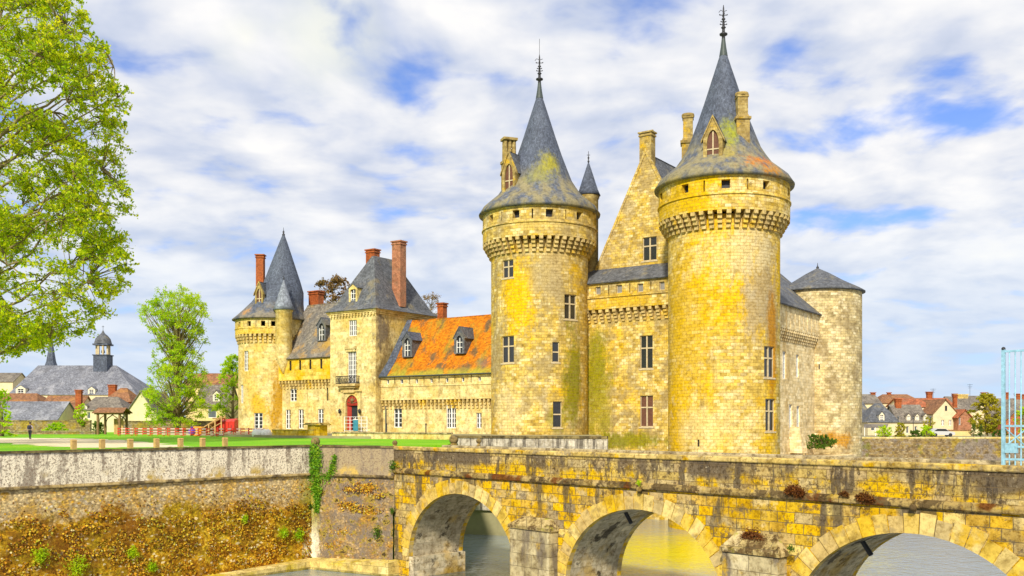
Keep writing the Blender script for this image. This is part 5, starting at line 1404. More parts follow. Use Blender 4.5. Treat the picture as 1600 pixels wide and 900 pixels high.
while n_ < 13000:
    s_ = 34*rng.random()**1.1; z_ = rng.uniform(-9.2, -3.0); f_ = noise.noise(Vector((s_*.3, z_*.5, 4.4)))
    top = -4.2+1.1*noise.noise(Vector((s_*.16, 0, 7.7)))+.5*f_
    if z_ > top and rng.random() > .10: continue
    if noise.noise(Vector((s_*.9, z_*1.3, 1.2))) < -.08: continue
    n_ += 1
    mleaf(lm, W2+WD*s_+WN*(.19+.10*rng.random())+Vector((0, 0, z_)), WN, rng.uniform(.07, .17))
mo = lm.build('wall_moss', M['leaf_moss']); tag(mo, 'brown and golden moss growing over the lower half of the long moat wall', 'moss', kind='stuff')
lm = MB()
for (cx, cy, r_, k_) in ((570, 762, .5, 260), (548, 790, .5, 200), (575, 800, .45, 240), (530, 830, .5, 160), (545, 765, .3, 90), (590, 775, .3, 80), (515, 850, .5, 120)):
    p_ = on_ab(cx, cy)
    for _ in range(k_): mleaf(lm, p_+AD*rng.gauss(0, r_*1.2)+Vector((0, 0, rng.gauss(0, r_*.35)))+AN*rng.uniform(.0, .08), AN, rng.uniform(.07, .15))
mo = lm.build('wall_moss', M['leaf_moss']); tag(mo, 'small brown mossy patches on the grey wall beside the bridge', 'moss', kind='stuff')
def on_br(px, py, a=0): h = hit_plane(px, bp(0, a, 0), NB); return Vector((h.x, h.y, zof(py, h.y)))
weed('bright green tuft on the cornice over the middle arch', on_br(1000, 754, -.25), -NB, .16, 90, M['leaf_green'], .1)
weed('small green tuft on the right side of the right pier cap', on_br(1237, 857, -.6), -NB, .18, 90, M['leaf_dark'], .1)
for (px, py, r, lab) in ((1243, 767, .42, 'brown dry plant clump on the cornice above the right pier'), (1352, 778, .34, 'brown dry plant clump on the cornice left of the right arch'), (1178, 840, .55, 'brown dry plants crowning the right pier cap'), (1320, 772, .18, 'little brown dry tuft on the cornice between two clumps')):
    p_ = on_br(px, py, -.16); ivy(lab, [(p_-D*r*.9-Vector((0, 0, r*.1)), r*.35), (p_+Vector((0, 0, r*.25)), r*.75), (p_+D*r*1.1-Vector((0, 0, r*.15)), r*.4)], int(1300*r/.4), M['leaf_dry'], .085, 'dry_plant', 'wall plant', -NB, thick=r*.5)

# ------------------------------------------------------------------ town houses
CR = (.66, .56, .34)
M['render_cream'] = plain_mat('cream render', CR, .9, .18, 1)
M['render_yellow'] = plain_mat('yellow render', (.66, .52, .22), .9, .18, 1)
M['render_pale'] = plain_mat('pale render', (.70, .63, .46), .9, .15, 1)
M['tile_brown'] = slate_mat('brown clay tiles', (.24, .115, .055), [dict(c=(.36, .17, .05), s=.4, lo=.5, hi=.65, a=.7)], rough=.9)
M['tile_red'] = slate_mat('red clay tiles', (.36, .115, .05), [dict(c=(.24, .13, .07), s=.4, lo=.5, hi=.65, a=.7)], rough=.9)
M['slate_town'] = slate_mat('town slate', (.17, .145, .115), [dict(c=(.26, .23, .18), s=.35, lo=.5, hi=.66, a=.7)])
M['slate_church'] = slate_mat('church slate', (.17, .175, .20), [dict(c=(.32, .32, .34), s=.25, lo=.5, hi=.66, a=.7, st=(1, 1, .4)), dict(c=(.10, .10, .11), s=.3, lo=.56, hi=.68, a=.6, st=(1, 1, .4), off=5)])
def house(name, label, px0, px1, Y, ye, yr, base, kind, dep, wallm, roofm, chs=(), dms=(), wins=(), cat='house', hip=3.0, ov=.3, rot=0.0, brick='brick', dstyle='square'):
    """frontal house: px0..px1 at distance Y, eave row ye, ridge row yr"""
    x0 = P(px0, 0, Y).x; x1 = P(px1, 0, Y).x; w = x1-x0; ze = zof(ye, Y); 
    zr = zof(yr, Y+dep/2) if kind != 'front' else zof(yr, Y)
    t = thing(name, label, cat, ((x0+x1)/2, Y, base))
    T = Vector((math.cos(rot), math.sin(rot), 0)); N = Vector((T.y, -T.x, 0)); o = Vector((x0, Y, 0)); Bk = -N
    def q(s, d, z): v = o+T*s+Bk*d; return Vector((v.x, v.y, z))
    mb = MB(); ops = wins_flat(t, o, T, N, [w_ for w_ in wins if w_[1] > ye])
    for w_ in wins:
        if w_[1] <= ye: hx = hit_plane((w_[0]+w_[2])/2, o, N); window(t, Vector((hx.x, hx.y, zof((w_[1]+w_[3])/2, hx.y))), T, N, (w_[2]-w_[0])/F*Y, (w_[3]-w_[1])/F*Y, w_[4], depth=.03)
    grid_wall(mb, flat_fn(o, T, N), 0, w, base-1, ze, ops, depth=.25)
    mb.face([q(w, 0, base-1), q(w, dep, base-1), q(w, dep, ze), q(w, 0, ze)]); mb.face([q(0, dep, base-1), q(0, 0, base-1), q(0, 0, ze), q(0, dep, ze)]); mb.face([q(w, dep, base-1), q(0, dep, base-1), q(0, dep, ze), q(w, dep, ze)])
    if kind == 'side':
        for s in (0, w): mb.face([q(s, 0, ze), q(s, dep, ze), q(s, dep/2, zr-.02)])
    if kind == 'front':
        for d in (0, dep): mb.face([q(0, d, ze), q(w, d, ze), q(w/2, d, zr-.02)])
    mb.build('wall', wallm, t)
    rb = MB(); th = .14
    if kind == 'side':
        sl = (zr-ze)/(dep/2)
        for d0, d1 in ((-ov, dep/2), (dep+ov, dep/2)):
            rb.slab([q(-ov, d0, ze-ov*sl+.1), q(w+ov, d0, ze-ov*sl+.1), q(w+ov, d1, zr+.1), q(-ov, d1, zr+.1)], th)
    elif kind == 'front':
        sl = (zr-ze)/(w/2)
        for s0, s1 in ((-ov, w/2), (w+ov, w/2)):
            rb.slab([q(s0, -ov, ze-ov*sl+.1), q(s0, dep+ov, ze-ov*sl+.1), q(s1, dep+ov, zr+.1), q(s1, -ov, zr+.1)], th)
    else:
        a, b, c, d = q(-ov, -ov, ze), q(w+ov, -ov, ze), q(w+ov, dep+ov, ze), q(-ov, dep+ov, ze)
        hl, hr = hip if isinstance(hip, tuple) else (hip, hip)
        e, f = q(hl, dep/2, zr), q(w-hr, dep/2, zr)
        rb.face([a, b, f, e]); rb.face([b, c, f]); rb.face([c, d, e, f]); rb.face([d, a, e]); rb.face([d, c, b, a])
    ro = rb.build('roof', roofm, t)
    for (cx, cy, cw, yb) in chs:
        k = P(cx, 0, Y+dep*.5).x; wd = cw/F*Y/2
        chimney(t, k, Y+dep*.5, (1, 0, 0), wd, wd*.7, zof(yb, Y+dep*.5)-1.2, zof(cy, Y+dep*.5), M[brick])
    for (dx, dy0, dy1, dw) in dms:
        dd = dep*.14; k = P(dx, 0, Y+dd).x; wd = dw/F*Y; hh = zof(dy0, Y)-zof(dy1, Y); zb_ = zof(dy1, Y); dd = max(.05, (zb_-ze)/((zr-ze)/(dep/2))-.1)
        lucarne(t, (k, Y+dd, zb_), (0, -1, 0), wd, hh*.68, hh*.32, dep*.3, M['render_pale'], roofm, dstyle, .12, 'glass')
    return t
g = -.75
# right-hand town, front row
house('mansard_house', 'cream house with grey hipped slate roof, beside the far round tower', 1356, 1404, 182, 660, 630, g, 'hip', 9, M['render_cream'], M['slate_grey'], [(1403, 623, 9, 640)], [(1374.5, 643, 658, 8)], [(1361, 664, 1367, 673, 'small')], hip=(3, 1.5))
house('terraced_house', 'long low cream house with three dormers in its slate roof', 1404, 1449, 183, 659, 633, g, 'side', 8, M['render_cream'], M['slate_town'], [], [(1416.5, 646, 657, 6), (1430, 646, 657, 6), (1443, 646, 657, 6)], [(1416, 666, 1420, 677, 'small'), (1429, 666, 1433, 677, 'small')])
house('hipped_house', 'cream house block under a red hipped roof', 1431, 1458, 196, 636, 623, g, 'hip', 7, M['render_pale'], M['tile_red'], [], [], [(1448, 643, 1452, 650, 'small')], hip=1.6)
house('gabled_house', 'cream house with its plain gable facing the moat', 1458, 1496, 190, 645, 624, g, 'front', 14, M['render_cream'], M['tile_brown'], [(1492, 617, 6, 628)], [], [(1471, 656, 1475.5, 665, 'lattice'), (1482.5, 656, 1487, 665, 'lattice'), (1476.5, 634, 1479.5, 642, 'dark')])
house('brick_house', 'small red brick gabled house', 1497, 1518, 188, 651, 640, g, 'front', 8, M['brick_pink'], M['tile_red'], [], [], [(1496.9+1, 652, 1501, 664, 'small')])
house('small_house', 'low grey roofed house left of the awning', 1340, 1357, 190, 645, 628, g, 'side', 8, M['render_yellow'], M['slate_grey'], [], [], [])
# back row
house('slate_house', 'dark slate roofed house showing beside the far round tower', 1338, 1376, 214, 630, 616.5, g, 'side', 9, M['render_cream'], M['slate_town'], [(1364, 613, 6, 622)])
house('brown_roofed_house', 'long brown tiled roof behind the mansard house', 1377, 1444, 216, 630, 616, g, 'hip', 9, M['render_cream'], M['tile_brown'], [(1389, 613, 5, 619)], hip=2.0)
house('red_roofed_house', 'broad rust red roof with a brick chimney behind the gabled house', 1412, 1492, 205, 634, 622.5, g, 'side', 9, M['render_cream'], M['tile_red'], [(1452, 612, 8, 624)])
house('stone_house', 'pale house with a wide blank chimney wall', 1492, 1528, 206, 640, 620, g, 'side', 9, M['render_cream'], M['slate_town'], [(1502, 616, 16, 634)], brick='wing')
house('town_house', 'grey slate house with brick chimney behind the olive tree', 1515, 1552, 216, 632, 619, g, 'side', 9, M['render_cream'], M['slate_town'], [(1537, 613, 6, 622), (1491.5, 615, 6, 628)])
house('town_house', 'grey slate house with three chimneys, seen through the blue gate', 1552, 1640, 212, 650, 623, g, 'side', 10, M['render_pale'], M['slate_town'], [(1572, 613, 6, 626), (1590, 615, 7, 626), (1599, 616, 6, 626)])
house('garden_house', 'small house with reddish wall, low behind the blue gate', 1572, 1600, 190, 655, 642, g, 'front', 6, M['tile_red'], M['slate_town'])
# garden wall and awning
low_wall('garden_wall', 'low yellow garden wall before the gabled house', V2(P(1449, 0, 178).x, 178), V2(P(1517, 0, 178).x, 178), g, zof(671.5, 178), .4, M['render_yellow'], .2, M['tile_brown'])
aw = thing('awning', 'grey white awning on posts before the mansard house', 'awning', (P(1368, 0, 176).x, 176, g))
mb = MB(); a = P(1350, 662.5, 179); b = P(1388, 662.5, 179); c = P(1386, 668, 175.5); d = P(1350, 668, 175.5); mb.slab([a, b, c, d], .08); mb.build('cloth', M['slate_town'], aw)
mb = MB()
for px in (1351, 1368, 1385): p = P(px, 668, 175.5); mb.tube([(p.x, p.y, g), (p.x, p.y, p.z)], .05, 5)
mb.build('posts', M['white'], aw)
# TV antennas
for px, y0, y1, Y, lab in ((1515.5, 600, 622, 208, 'tall tv antenna on the pale stone house'), (1458, 607, 620, 205, 'thin tv antenna by the brick chimney of the rust red roof')):
    p = P(px, y0, Y); t = thing('tv_antenna', lab, 'antenna', (p.x, p.y, zof(y1, Y))); mb = MB(); mb.tube([(p.x, p.y, zof(y1, Y)-.5), p], .035, 5)
    for k in range(3): mb.tube([(p.x-.55+k*.1, p.y, p.z-.15-.35*k), (p.x+.55-k*.1, p.y, p.z-.15-.35*k)], .025, 4)
    for sx in (-.5, -.2, .2, .5): mb.tube([(p.x+sx, p.y-.3, p.z-.15), (p.x+sx, p.y+.3, p.z-.15)], .02, 4)
    mb.build('aerial', M['iron'], t)
# street lamps
for px, y0, lab in ((1403.5, 651, 'slim street lamp before the grey hipped roof'), (1427, 652, 'slim street lamp before the three dormers'), (1454, 651, 'slim street lamp beside the gabled house')):
    p = P(px, y0, 170); t = thing('street_lamp', lab, 'street lamp', (p.x, p.y, g), 'street lamps behind the far moat wall')
    mb = MB(); mb.tube([(p.x, p.y, g), (p.x, p.y, p.z-.4)], [.07, .045], 6); mb.build('post', M['iron'], t)
    mb = MB(); mb.lathe([(.08, p.z-.42), (.16, p.z-.1), (.2, p.z-.05), (.03, p.z+.08)], p, 6); mb.build('lantern', M['glass_pale'], t)

# left-hand town: church with bell turret and spire
ch = house('church', 'long church with a big grey slate roof, bell turret and spire', 14, 213, 235, 617, 571, 0, 'hip', 20, M['render_cream'], M['slate_church'], [], [(41, 602, 617, 15), (150.5, 604, 617, 11)], cat='church', hip=(2.2, 9))
q = P(161, 560, 244.5)
mb = MB(); mb.cbox(q, (1, 0, 0), (0, 1, 0), 1.75, 1.75, zof(590, q.y), zof(556, q.y)); mb.cbox(q, (1, 0, 0), (0, 1, 0), 1.95, 1.95, zof(556, q.y), zof(554.5, q.y)); mb.cbox(q, (1, 0, 0), (0, 1, 0), 1.9, 1.9, zof(540, q.y), zof(537.5, q.y))
tw = mb.build('bell_turret', M['slate'], ch)
mb = MB()
for i in range(8):
    a = i*math.pi/4+.39; mb.cbox((q.x+1.5*math.cos(a), q.y+1.5*math.sin(a)), (1, 0, 0), (0, 1, 0), .2, .2, zof(554.5, q.y), zof(540, q.y))
mb.build('turret_posts', M['trim'], tw)
mb = MB(); mb.lathe([(.1, zof(552, q.y)), (.5, zof(551, q.y)), (.35, zof(547, q.y)), (.1, zof(545, q.y))], q, 12); mb.build('bell', M['iron'], tw)
z0 = zof(537.5, q.y); mb = MB(); mb.lathe([(2.15, z0), (2.1, z0+.25), (1.8, z0+1.3), (1.15, z0+2.1), (.45, z0+2.7), (.3, z0+3.0), (.12, z0+3.4), (.05, z0+3.6)], q, 24); mb.build('dome', M['slate_grey'], tw)
mb = MB(); mb.tube([(q.x, q.y, z0+3.5), (q.x, q.y, z0+4.7)], .05, 5); mb.tube([(q.x-.3, q.y, z0+4.4), (q.x+.3, q.y, z0+4.4)], .05, 5); mb.build('cross', M['iron'], tw)
q = P(80, 540, 252)
mb = MB(); mb.lathe([(1.75, zof(573, 252)), (1.25, zof(565, 252)), (.65, zof(543, 252)), (.05, zof(513, 252))], q, 8, smooth=False); mb.lathe([(1.5, 8), (1.5, zof(573, 252))], q, 8, smooth=False); mb.build('spire', M['slate'], ch)
house('far_house', 'slate roofed house at the far left edge behind the church', -40, 20, 262, 596, 583, 0, 'side', 9, M['render_cream'], M['slate_town'], [(5, 586, 8, 592)])
house('brown_roofed_house', 'long brown roof at the left edge, in front of the church', -30, 58, 190, 629, 614.5, 0, 'hip', 8, M['render_cream'], M['tile_brown'], hip=2)
house('barn', 'long low barn with grey slate roof behind the garden wall, at the left edge', -30, 88, 168, 656, 628, 0, 'side', 9, M['render_cream'], M['slate_church'])
house('brown_roofed_house', 'small brown roofed house between the barn and the brick chimney', 62, 122, 188, 641, 619, 0, 'side', 8, M['render_cream'], M['tile_brown'])
house('slate_house', 'cream house with blue slate roof and big brick chimney behind the timber shelter', 126, 192, 172, 641, 620, 0, 'hip', 8, M['render_cream'], M['slate_town'], [(123.5, 609, 9, 632)], [(136, 632, 641, 8)], [(110+26, 644, 141, 654, 'small')], hip=(1, 2.5))
house('brick_house', 'brown house with two red brick chimneys before the church roof end', 160, 203, 200, 628, 606, 0, 'hip', 8, M['brick'], M['tile_brown'], [(176, 601, 11, 614), (183, 611, 9, 622)], hip=2.2)
house('gabled_house', 'big plain cream gable left of the poplar', 190, 250, 165, 655, 611, 0, 'front', 12, M['render_cream'], M['slate_town'])
house('slate_house', 'cream house with blue slate roof and white dormer, right of the poplar', 305, 352, 172, 634.5, 602, 0, 'side', 9, M['render_yellow'], M['slate_town'], [], [(339, 610, 627, 11)], [(325, 638, 338, 653, 'small')])
house('brown_roofed_house', 'brown roof with brick chimney and yellow wall behind the poplar', 290, 374, 190, 604, 584, 0, 'side', 9, M['render_yellow'], M['tile_brown'], [(327, 586, 13, 600)])
low_wall('garden_wall', 'long rubble garden wall at the back of the lawn, left of the timber shelter', V2(P(-40, 0, 150).x, 150), V2(P(141, 0, 150).x, 150), 0, zof(656.5, 150), .5, M['rubble'], .15, M['cordon'])
low_wall('garden_wall', 'rubble garden wall behind the red and white barriers', V2(P(186, 0, 150).x, 150), V2(P(372, 0, 150).x, 150), 0, zof(657.5, 150), .5, M['rubble'], .15, M['cordon'])
low_wall('kerb_wall', 'low stone kerb wall behind the walker', V2(P(-40, 0, 140).x, 140), V2(P(149, 0, 140).x, 140), 0, zof(673, 140), .4, M['rubble'], .12, M['coping_grey'])

# ------------------------------------------------------------------ things on the lawn
# timber shelter
q0 = P(153, 679, 138); q1 = P(187, 679, 138); sh = thing('timber_shelter', 'open timber gate shelter with a small tiled roof and curved braces', 'shelter', ((q0.x+q1.x)/2, 139, 0))
mb = MB()
for x in (q0.x, q1.x):
    for y in (138, 140.5): mb.cbox((x, y), (1, 0, 0), (0, 1, 0), .14, .14, 0, 2.9)
for y in (138, 140.5):
    mb.box((q0.x-.5, y-.11, 2.9), (q1.x-q0.x+1.0, 0, 0), (0, .22, 0), (0, 0, .25))
    mb.box((q0.x-.1 if y == 138 else q1.x-.1, 138.1, 2.92), (.2, 0, 0), (0, 2.3, 0), (0, 0, .2))
    for x, sg in ((q0.x, 1), (q1.x, -1)): mb.tube([(x+sg*.1, y, 1.7), (x+sg*.35, y, 2.35), (x+sg*1.1, y, 2.88)], .08, 5)
mb.build('frame', M['wood'], sh)
mb = MB(); zc = 3.15
mb.slab([(q0.x-.7, 137.5, zc), (q1.x+.7, 137.5, zc), (q1.x+.5, 139.25, zc+.75), (q0.x-.5, 139.25, zc+.75)], .1); mb.slab([(q0.x-.7, 141, zc), (q1.x+.7, 141, zc), (q1.x+.5, 139.25, zc+.75), (q0.x-.5, 139.25, zc+.75)], .1); mb.build('roof', M['tile_brown'], sh)
mb = MB(); mb.box((q0.x+1.55, 139.8, 0), (1.35, 0, 0), (0, .12, 0), (0, 0, 2.3))
for k in range(5): mb.box((q0.x+1.55+k*.27, 139.77, .05), (.24, 0, 0), (0, .03, 0), (0, 0, 2.2))
mb.build('gate_leaf', M['wood_pale'], sh)
# bollards along the wall edge
bo = None
labs = ['wooden bollard on the wall edge, the one nearest the left edge of the photo', 'wooden bollard on the wall edge, second from the left', 'wooden bollard on the wall edge, third from the left', 'wooden bollard on the wall edge, in the middle of the row of seven', 'wooden bollard on the wall edge, third from the right end of the row', 'wooden bollard on the wall edge, second from the right end of the row', 'wooden bollard on the wall edge, nearest the ivy corner']
for (px, py), lab in zip(((115, 701), (159.5, 699.5), (203.5, 698.5), (244.5, 697.5), (282, 696.5), (316.5, 695.5), (351.5, 694.5)), labs):
    h = hit_plane(px, W2-WN*.9, WN)
    if bo is None:
        bo = thing('bollard', lab, 'bollard', (h.x, h.y, 0), 'wooden bollards along the moat wall'); o = bo
        mb = MB(); mb.cbox(h, WD, WN, .15, .15, 0, .56); mb.build('post', M['wood_pale'], bo)
        mb = MB(); mb.taper(h, WD, WN, (.17, .17), (.13, .13), .56, .64); mb.build('cap', M['wood_pale'], bo)
    else:
        o = copy_tree(bo); o.location = (h.x, h.y, 0); o['label'] = lab
# barriers
M['red'] = plain_mat('red plastic', (.55, .03, .015), .45, .15, 3)
M['redwhite'] = None
def barrier_mat():
    m, g_, b, pos, uv, isl = newmat('red white stripes')
    tc = g_.n('ShaderNodeTexCoord').outputs['Object']
    x = g_.n('ShaderNodeSeparateXYZ', {0: tc}).outputs[0]
    f = g_.math('GREATER_THAN', g_.math('FRACT', g_.math('MULTIPLY', x, .9)), .5)
    finish(g_, b, g_.mix(f, (.50, .04, .02), (.62, .44, .38)), .45); return m
M['redwhite'] = barrier_mat()
b0 = thing('barrier', 'red and white plastic barrier in the row behind the lawn', 'barrier', (0, 0, 0), 'red and white barriers in a row')
mb = MB(); L = 2.0
mb.box((-1, -.03, .86), (L, 0, 0), (0, .06, 0), (0, 0, .14)); mb.box((-1, -.03, .52), (L, 0, 0), (0, .06, 0), (0, 0, .12)); mb.box((-1, -.03, .2), (L, 0, 0), (0, .06, 0), (0, 0, .12)); mb.build('boards', M['redwhite'], b0)
mb = MB()
for x in (-.95, 0, .95): mb.box((x-.04, -.025, .05), (.08, 0, 0), (0, .05, 0), (0, 0, 1.03))
for x in (-.75, .75): mb.box((x-.06, -.3, 0), (.12, 0, 0), (0, .6, 0), (0, 0, .07))
mb.build('frame', M['red'], b0)
px = 196; first = True
for i in range(9):
    Y = 126-i*1.1; x = P(px, 0, Y).x
    o = b0 if first else copy_tree(b0); first = False
    o.location = (x, Y+rng.uniform(-.5, .5), 0); o.rotation_euler = (0, 0, rng.uniform(-.2, .12)); px += 25.5
# red covered stack, wooden play frame, ball, white bags
q = P(356, 0, 132); t = thing('red_canopy', 'red fabric canopy against the foot of the west tower', 'canopy', (q.x, q.y, 0))
mb = MB(); mb.slab([(q.x-1.3, q.y-.9, 1.75), (q.x+1.2, q.y-.9, 1.9), (q.x+1.1, q.y+.9, 2.3), (q.x-1.2, q.y+.9, 2.15)], .06)
for k in range(6): mb.box((q.x-1.28+k*.41, q.y-.9-.05*(k % 2), .55+.06*(k % 3)), (.41, .04*(-1)**k, 0), (0, .03, 0), (0, 0, 1.22))
mb.box((q.x-1.3, q.y-.9, .6), (.03, 0, 0), (0, 1.8, 0), (0, 0, 1.4)); mb.box((q.x+1.17, q.y-.9, .6), (.03, 0, 0), (0, 1.8, 0), (0, 0, 1.5)); mb.build('cloth', M['red'], t)
mb = MB()
for k in range(4): a = k*math.pi/2+.7; mb.tube([(q.x+1.1*math.cos(a), q.y+1.1*math.sin(a), 0), (q.x+1.1*math.cos(a), q.y+1.1*math.sin(a), 1.4)], .05, 5)
mb.build('poles', M['iron'], t)
q = P(328, 0, 131); t = thing('wooden_climbing_frame', 'pale timber ramp structure with diagonal braces beside the red canopy', 'timber frame', (q.x, q.y, 0))
mb = MB()
for y in (-.8, .8):
    for k in range(5):
        x = -1.6+k*.85; hgt = .5+.5*k
        mb.box((q.x+x-.07, q.y+y-.07, 0), (.14, 0, 0), (0, .14, 0), (0, 0, hgt))
    mb.tube([(q.x-1.7, q.y+y, .4), (q.x+1.9, q.y+y, 2.6)], .09, 4); mb.tube([(q.x-1.2, q.y+y, 0), (q.x+1.8, q.y+y, 1.7)], .08, 4); mb.tube([(q.x+.1, q.y+y, 1.5), (q.x+1.7, q.y+y, .1)], .07, 4); mb.tube([(q.x+.6, q.y+y, 2.3), (q.x+1.9, q.y+y, 2.3)], .08, 4)
mb.build('posts', M['wood_pale'], t)
mb = MB(); mb.slab([(q.x-1.7, q.y-.8, .5), (q.x+1.8, q.y-.8, 2.4), (q.x+1.8, q.y+.8, 2.4), (q.x-1.7, q.y+.8, .5)], .08); mb.build('ramp', M['wood_pale'], t)
M['purple'] = plain_mat('purple plastic', (.16, .05, .42), .5, .2, 3)
M['orange'] = plain_mat('orange plastic', (.70, .30, .02), .5, .2, 3)
M['teal'] = plain_mat('teal board', (.04, .22, .28), .5, .2, 3)
q = P(300, 0, 124); t = thing('purple_sack', 'purple sack lying behind the barriers', 'sack', (q.x, q.y, 0)); mb = MB(); mb.ball((q.x, q.y, .55), .5, 10, 1.05); mb.lathe([(.1, 1.0), (.2, 1.2)], q, 8); mb.build('cloth', M['purple'], t)
q = P(309, 0, 126); t = thing('orange_bin', 'orange plastic bin beside the purple sack', 'bin', (q.x, q.y, 0)); mb = MB(); mb.taper(q, (1, 0, 0), (0, 1, 0), (.55, .45), (.65, .52), 0, 1.05); mb.build('tub', M['orange'], t); mb = MB(); mb.taper(q, (1, 0, 0), (0, 1, 0), (.7, .57), (.55, .45), 1.05, 1.2); mb.build('lid', M['orange'], t)
for px, Y, r, lab in ((403, 113, .7, 'white bulk bag in front of the west tower window'), (416, 112.5, .6, 'smaller white bulk bag beside the yellow panelled wall')):
    q = P(px, 0, Y); t = thing('bulk_bag', lab, 'bag', (q.x, q.y, 0)); mb = MB()
    mb.lathe([(r*.8, 0), (r*1.02, .15), (r*1.05, .5), (r*.85, .85), (r*.4, .95), (.03, .9)], q, 12); mb.build('sack', M['white'], t)
    mb = MB(); mb.tube([(q.x-r*.6, q.y, .8), (q.x-r*.3, q.y, 1.1), (q.x+r*.3, q.y, 1.1), (q.x+r*.6, q.y, .8)], .03, 4); mb.build('straps', M['white'], t)
# white site fence by the portal with a teal board
def pfront(s, out, z): return fG(s, z, -out)
t = thing('site_fence', 'white metal site fence standing before the portal', 'fence', pfront(ds1+.6, 1.4, .5)); mb = MB()
for k in range(5): mb.tube([pfront(ds0+1.1+k*1.05, 1.4, .5), pfront(ds0+1.1+k*1.05, 1.4, 2.5)], .04, 5)
for zz in (.6, 1.1, 1.6, 2.05, 2.5): mb.tube([pfront(ds0+1.1, 1.4, zz), pfront(ds0+5.3, 1.4, zz)], .03, 4)
mb.tube([pfront(ds0+2.8, 1.4, 2.4), pfront(ds0+5.3, 1.4, .6)], .03, 4)
mb.build('tubes', M['white'], t)
t = thing('info_board', 'teal notice board hanging on the white site fence', 'board', pfront(ds1+.9, 1.55, .6)); mb = MB(); mb.box(pfront(ds1+.5, 1.46, .6), U*.85, n*.06, (0, 0, 1.5)); mb.build('panel', M['teal'], t)
mb = MB(); mb.box(pfront(ds1+.45, 1.44, 2.1), U*.95, n*.1, (0, 0, .08)); mb.build('rail', M['white'], t)
# white car by the hedge
q = P(1470, 0, 168); t = thing('parked_car', 'silver white parked car behind the far moat wall', 'car', (q.x, q.y, g)); M['car'] = plain_mat('silver car paint', (.5, .5, .5), .25, .03, 2, spec=.5)
prof = [(-2.1, .3), (2.1, .3), (2.15, .7), (1.9, .85), (1.1, .95), (.5, 1.42), (-1.0, 1.45), (-1.75, 1.0), (-2.1, .9)]
mb = MB(); mb.prism([(q.x+x, q.y-.85, g+z) for x, z in prof], (0, 1.7, 0)); mb.build('body', M['car'], t)
mb = MB(); mb.prism([(q.x+x, q.y-.87, g+z) for x, z in [(1.0, .97), (.48, 1.36), (-.95, 1.38), (-1.55, 1.0)]], (0, 1.74, 0)); mb.build('windows', M['glass'], t)
for x in (-1.3, 1.3):
    for y in (-.8, .62):
        mb = MB(); b_ = len(mb.v); mb.prism([(q.x+x+.32*math.cos(k*.524), q.y+y-.09, g+.32+.32*math.sin(k*.524)) for k in range(12)], (0, .2, 0)); mb.build('wheel', M['iron'], t)
# blue gate
M['blue'] = plain_mat('pale blue paint', (.25, .46, .56), .5, .35, 6)
p = P(1567.5, 725, 42); gt = thing('blue_gate', 'tall pale blue iron gate with thin bars at the right end of the bridge', 'gate', (p.x, p.y, -1.1))
zt = zof(548, 42); zl = -1.0
def gp(s, z): return Vector((p.x+D.x*s, p.y+D.y*s, z))
mb = MB(); GL = 2.6; mb.box(gp(-.06, zl)-NB*.06, D*.14, NB*.12, (0, 0, zt-zl+.05)); mb.box(gp(GL-.07, zl)-NB*.06, D*.14, NB*.12, (0, 0, zt-zl)); 
for z in (zt-.08, 1.55, .1, .65): mb.box(gp(.08, z)-NB*.03, D*(GL-.15), NB*.06, (0, 0, .09))
mb.tube([gp(.08, .7), gp(1.0, 1.5), gp(1.9, 1.55)], .035, 5); mb.tube([gp(.08, 1.5), gp(.9, .75)], .03, 5)
go = mb.build('frame', M['blue'], gt)
for k in range(1, 11):
    mb = MB(); s = .02+k*.238; mb.tube([gp(s, zl+.1), gp(s, zt-.05)], .028, 6); mb.build('bar', M['blue'], gt)
mb = MB(); mb.box(gp(.09, .42)-NB*.09, D*.5, NB*.18, (0, 0, .42)); mb.build('lock_box', M['blue'], gt)
mb = MB(); mb.ball(gp(.01, zt+.08), .09, 8); mb.build('knob', M['iron'], gt)
# small dark posts on the terrace
for px, lab in ((665.5, 'thin dark post on the terrace before the orange roofed wing'), (604, 'thin dark post on the terrace at the pavilion corner')):
    q = P(px, 0, 108 if px > 640 else 118); t = thing('post', lab, 'post', (q.x, q.y, .5)); mb = MB(); mb.tube([(q.x, q.y, .5), (q.x, q.y, 1.5)], .07, 6); mb.ball((q.x, q.y, 1.55), .1, 8); mb.build('shaft', M['iron'], t)

# ------------------------------------------------------------------ the walker
def skin(name, joints, edges, parent, mats, matfn, sub=1):
    me = bpy.data.meshes.new(name+'_cage'); off = world_of(parent)
    me.from_pydata([Vector(j[0])-off for j in joints], edges, [])
    o = bpy.data.objects.new(name+'_cage', me); COL.objects.link(o)
    o.modifiers.new('s', 'SKIN')
    sv = me.skin_vertices[0].data
    for i, j in enumerate(joints): sv[i].radius = (j[1], j[2] if len(j) > 2 else j[1])
    sv[0].use_root = True
    if sub: o.modifiers.new('d', 'SUBSURF').levels = sub
    dg = bpy.context.evaluated_depsgraph_get()
    m2 = bpy.data.meshes.new_from_object(o.evaluated_get(dg)); bpy.data.objects.remove(o)
    for m in mats: m2.materials.append(m)
    for pl in m2.polygons: pl.use_smooth = True; pl.material_index = matfn(pl.center)
    r = bpy.data.objects.new(name, m2); COL.objects.link(r); r.parent = parent
    return r
M['skin'] = plain_mat('skin', (.45, .25, .16), .6, .1, 5)
M['trousers'] = plain_mat('dark trousers', (.025, .028, .04), .8, .2, 5)
M['shirt'] = plain_mat('lilac white shirt', (.58, .50, .58), .8, .15, 5)
M['hair'] = plain_mat('dark brown hair', (.05, .03, .02), .7, .2, 5)
M['pack'] = plain_mat('dark navy backpack', (.035, .035, .06), .7, .2, 5)
h = GP(47, 686.6); x, y = h.x, h.y
pe = thing('person', 'person in a pale shirt and dark trousers walking away across the path', 'person', (x, y, 0))
J = []; E = []
